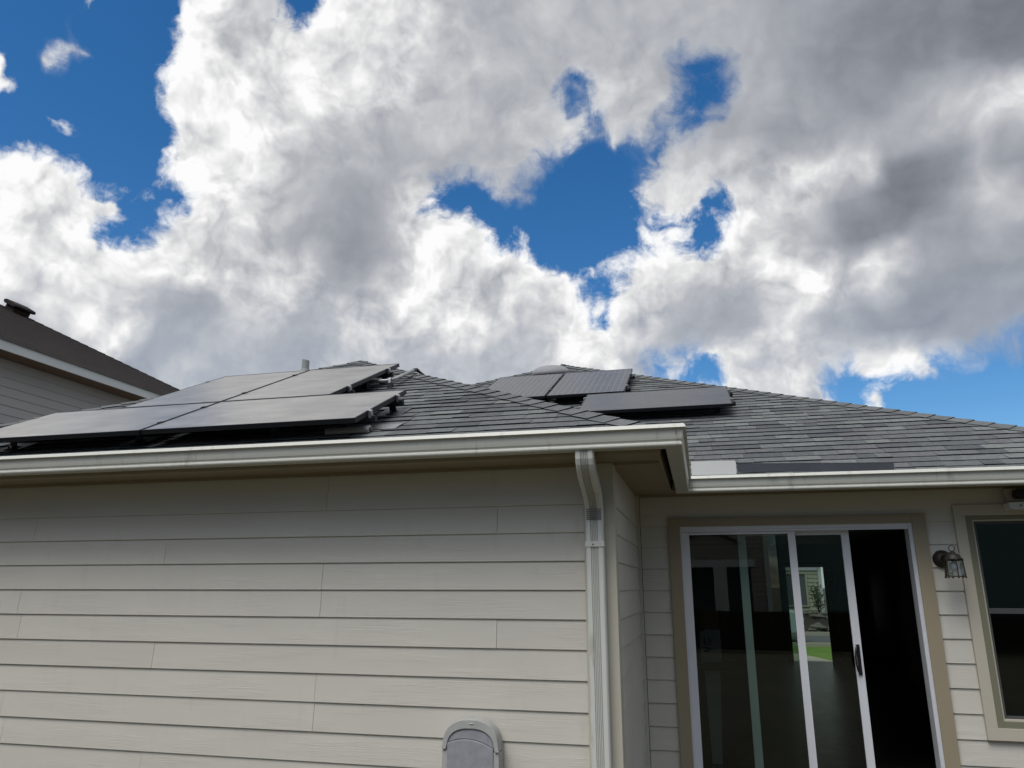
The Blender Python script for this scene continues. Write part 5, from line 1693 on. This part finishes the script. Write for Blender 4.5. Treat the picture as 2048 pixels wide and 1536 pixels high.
for wx in (-1.40, 1.40):
    for wy in (-0.74, 0.74):
        bm = bmesh.new()
        lathe(bm, [(0.19, -.10), (0.31, -.10), (0.325, -.06), (0.325, .06), (0.31, .10), (0.19, .10), (.19, -.10)], 24)
        bmesh.ops.rotate(bm, verts=bm.verts, cent=(0, 0, 0), matrix=Matrix.Rotation(R(90), 3, 'X'))
        bmesh.ops.translate(bm, verts=bm.verts, vec=(wx, wy, .325))
        w_ = finish(bm, 'wheel', M['tyre'], car)
        bm = bmesh.new()
        lathe(bm, [(0, -.07), (.19, -.07), (.19, .07), (0, .07)], 16)
        bmesh.ops.rotate(bm, verts=bm.verts, cent=(0, 0, 0), matrix=Matrix.Rotation(R(90), 3, 'X'))
        bmesh.ops.translate(bm, verts=bm.verts, vec=(wx, wy, .325))
        o2 = finish(bm, 'rim', M['rim'])
        o2.parent = w_
for sy in (-.62, .62):
    bm = bmesh.new()
    box(bm, 2.13, 2.20, sy - .16, sy + .16, .62, .76)
    finish(bm, 'headlight', M['bulb'], car, bevel=0.02)

# ------------------------------------------------------------------ behind the viewer: what the glass door mirrors
fe = thing('fence', 'low dark board fence across the back of the yard', 'fence', (0, -9.0, 0))
bm = bmesh.new()
rnd = random.Random(6)
x = -12.0
while x < 12:
    box(bm, x, x + .138, 0, .02, 0.03, 1.05 + rnd.uniform(-.015, .015))
    x += .142
finish(bm, 'boards', M['fence'], fe)
bm = bmesh.new()
for z in (.25, .85):
    box(bm, -12, 12, -.05, -.001, z, z + .09)
finish(bm, 'stringer', M['fence'], fe)
for k in range(9):
    bm = bmesh.new()
    box(bm, -12 + 3 * k - .05, -12 + 3 * k + .05, -.15, -.052, 0, 1.0)
    finish(bm, 'post', M['fence'], fe)
bh = thing('rear_house', 'grey house with a white band and porch post mirrored in the patio door', 'house', (-3.0, -21.0, 0), world=True)
bm = bmesh.new()
lap_siding(bm, (2.35, -16.0, 0), (-1, 0, 0), (0, 1, 0), 11.0, [.17 * k for k in range(1, 36)], 0, 6.0, None, [(2.35 - 1.75, 2.35 + 1.2, -1, 2.4)], seed=71, lap=.02)
finish(bm, 'wall', M['back_siding'], bh)
bm = bmesh.new()
box(bm, -8.65, 2.35, -26, -18.2, 0, 6.0)
finish(bm, 'wall', M['teal_siding'], bh)
bm = bmesh.new()
box(bm, -1.35, 1.9, -15.99, -15.94, 2.40, 2.66)
box(bm, .42, .88, -15.9, -15.5, 0, 2.40)
box(bm, 2.25, 2.42, -16.05, -15.93, 0, 6.0)
finish(bm, 'trim', M['n_trim'], bh)
bm = bmesh.new()
n = 14
A = [(-0.9 + 2.4 * k / n, 3.25 + .42 * sin(pi * k / n)) for k in range(n + 1)]
prism(bm, A + [(p[0], p[1] - .07) for p in reversed(A)], 'y', -15.99, -15.93)
finish(bm, 'arch_trim', M['fence'], bh)
bm = bmesh.new()
f4 = [(-9.2, -15.5, 6.0), (2.9, -15.5, 6.0), (2.9, -26.5, 6.0), (-9.2, -26.5, 6.0)]
face(bm, f4)
face(bm, [f4[0], f4[1], (-3.1, -21, 9)])
face(bm, [f4[1], f4[2], (-3.1, -21, 9)])
face(bm, [f4[2], f4[3], (-3.1, -21, 9)])
face(bm, [f4[3], f4[0], (-3.1, -21, 9)])
finish(bm, 'roof', M['shingle_brown'], bh)
th_ = thing('rear_house', 'blue green house standing behind the grey one, mirrored in the patio door', 'house', (8, -21, 0), world=True)
bm = bmesh.new()
lap_siding(bm, (14.0, -17.0, 0), (-1, 0, 0), (0, 1, 0), 11.2, [.17 * k for k in range(1, 36)], 0, 6.0, seed=72, lap=.02)
finish(bm, 'wall', M['teal_siding'], th_)
bm = bmesh.new()
f4 = [(2.95, -16.5, 6.0), (14.5, -16.5, 6.0), (14.5, -26.5, 6.0), (2.95, -26.5, 6.0)]
face(bm, f4)
for i in range(4):
    face(bm, [f4[i], f4[(i + 1) % 4], (8.7, -21.5, 9)])
finish(bm, 'roof', M['shingle_brown'], th_)

for ob in list(bpy.data.objects):
    if 'world_built' in ob:
        del ob['world_built']
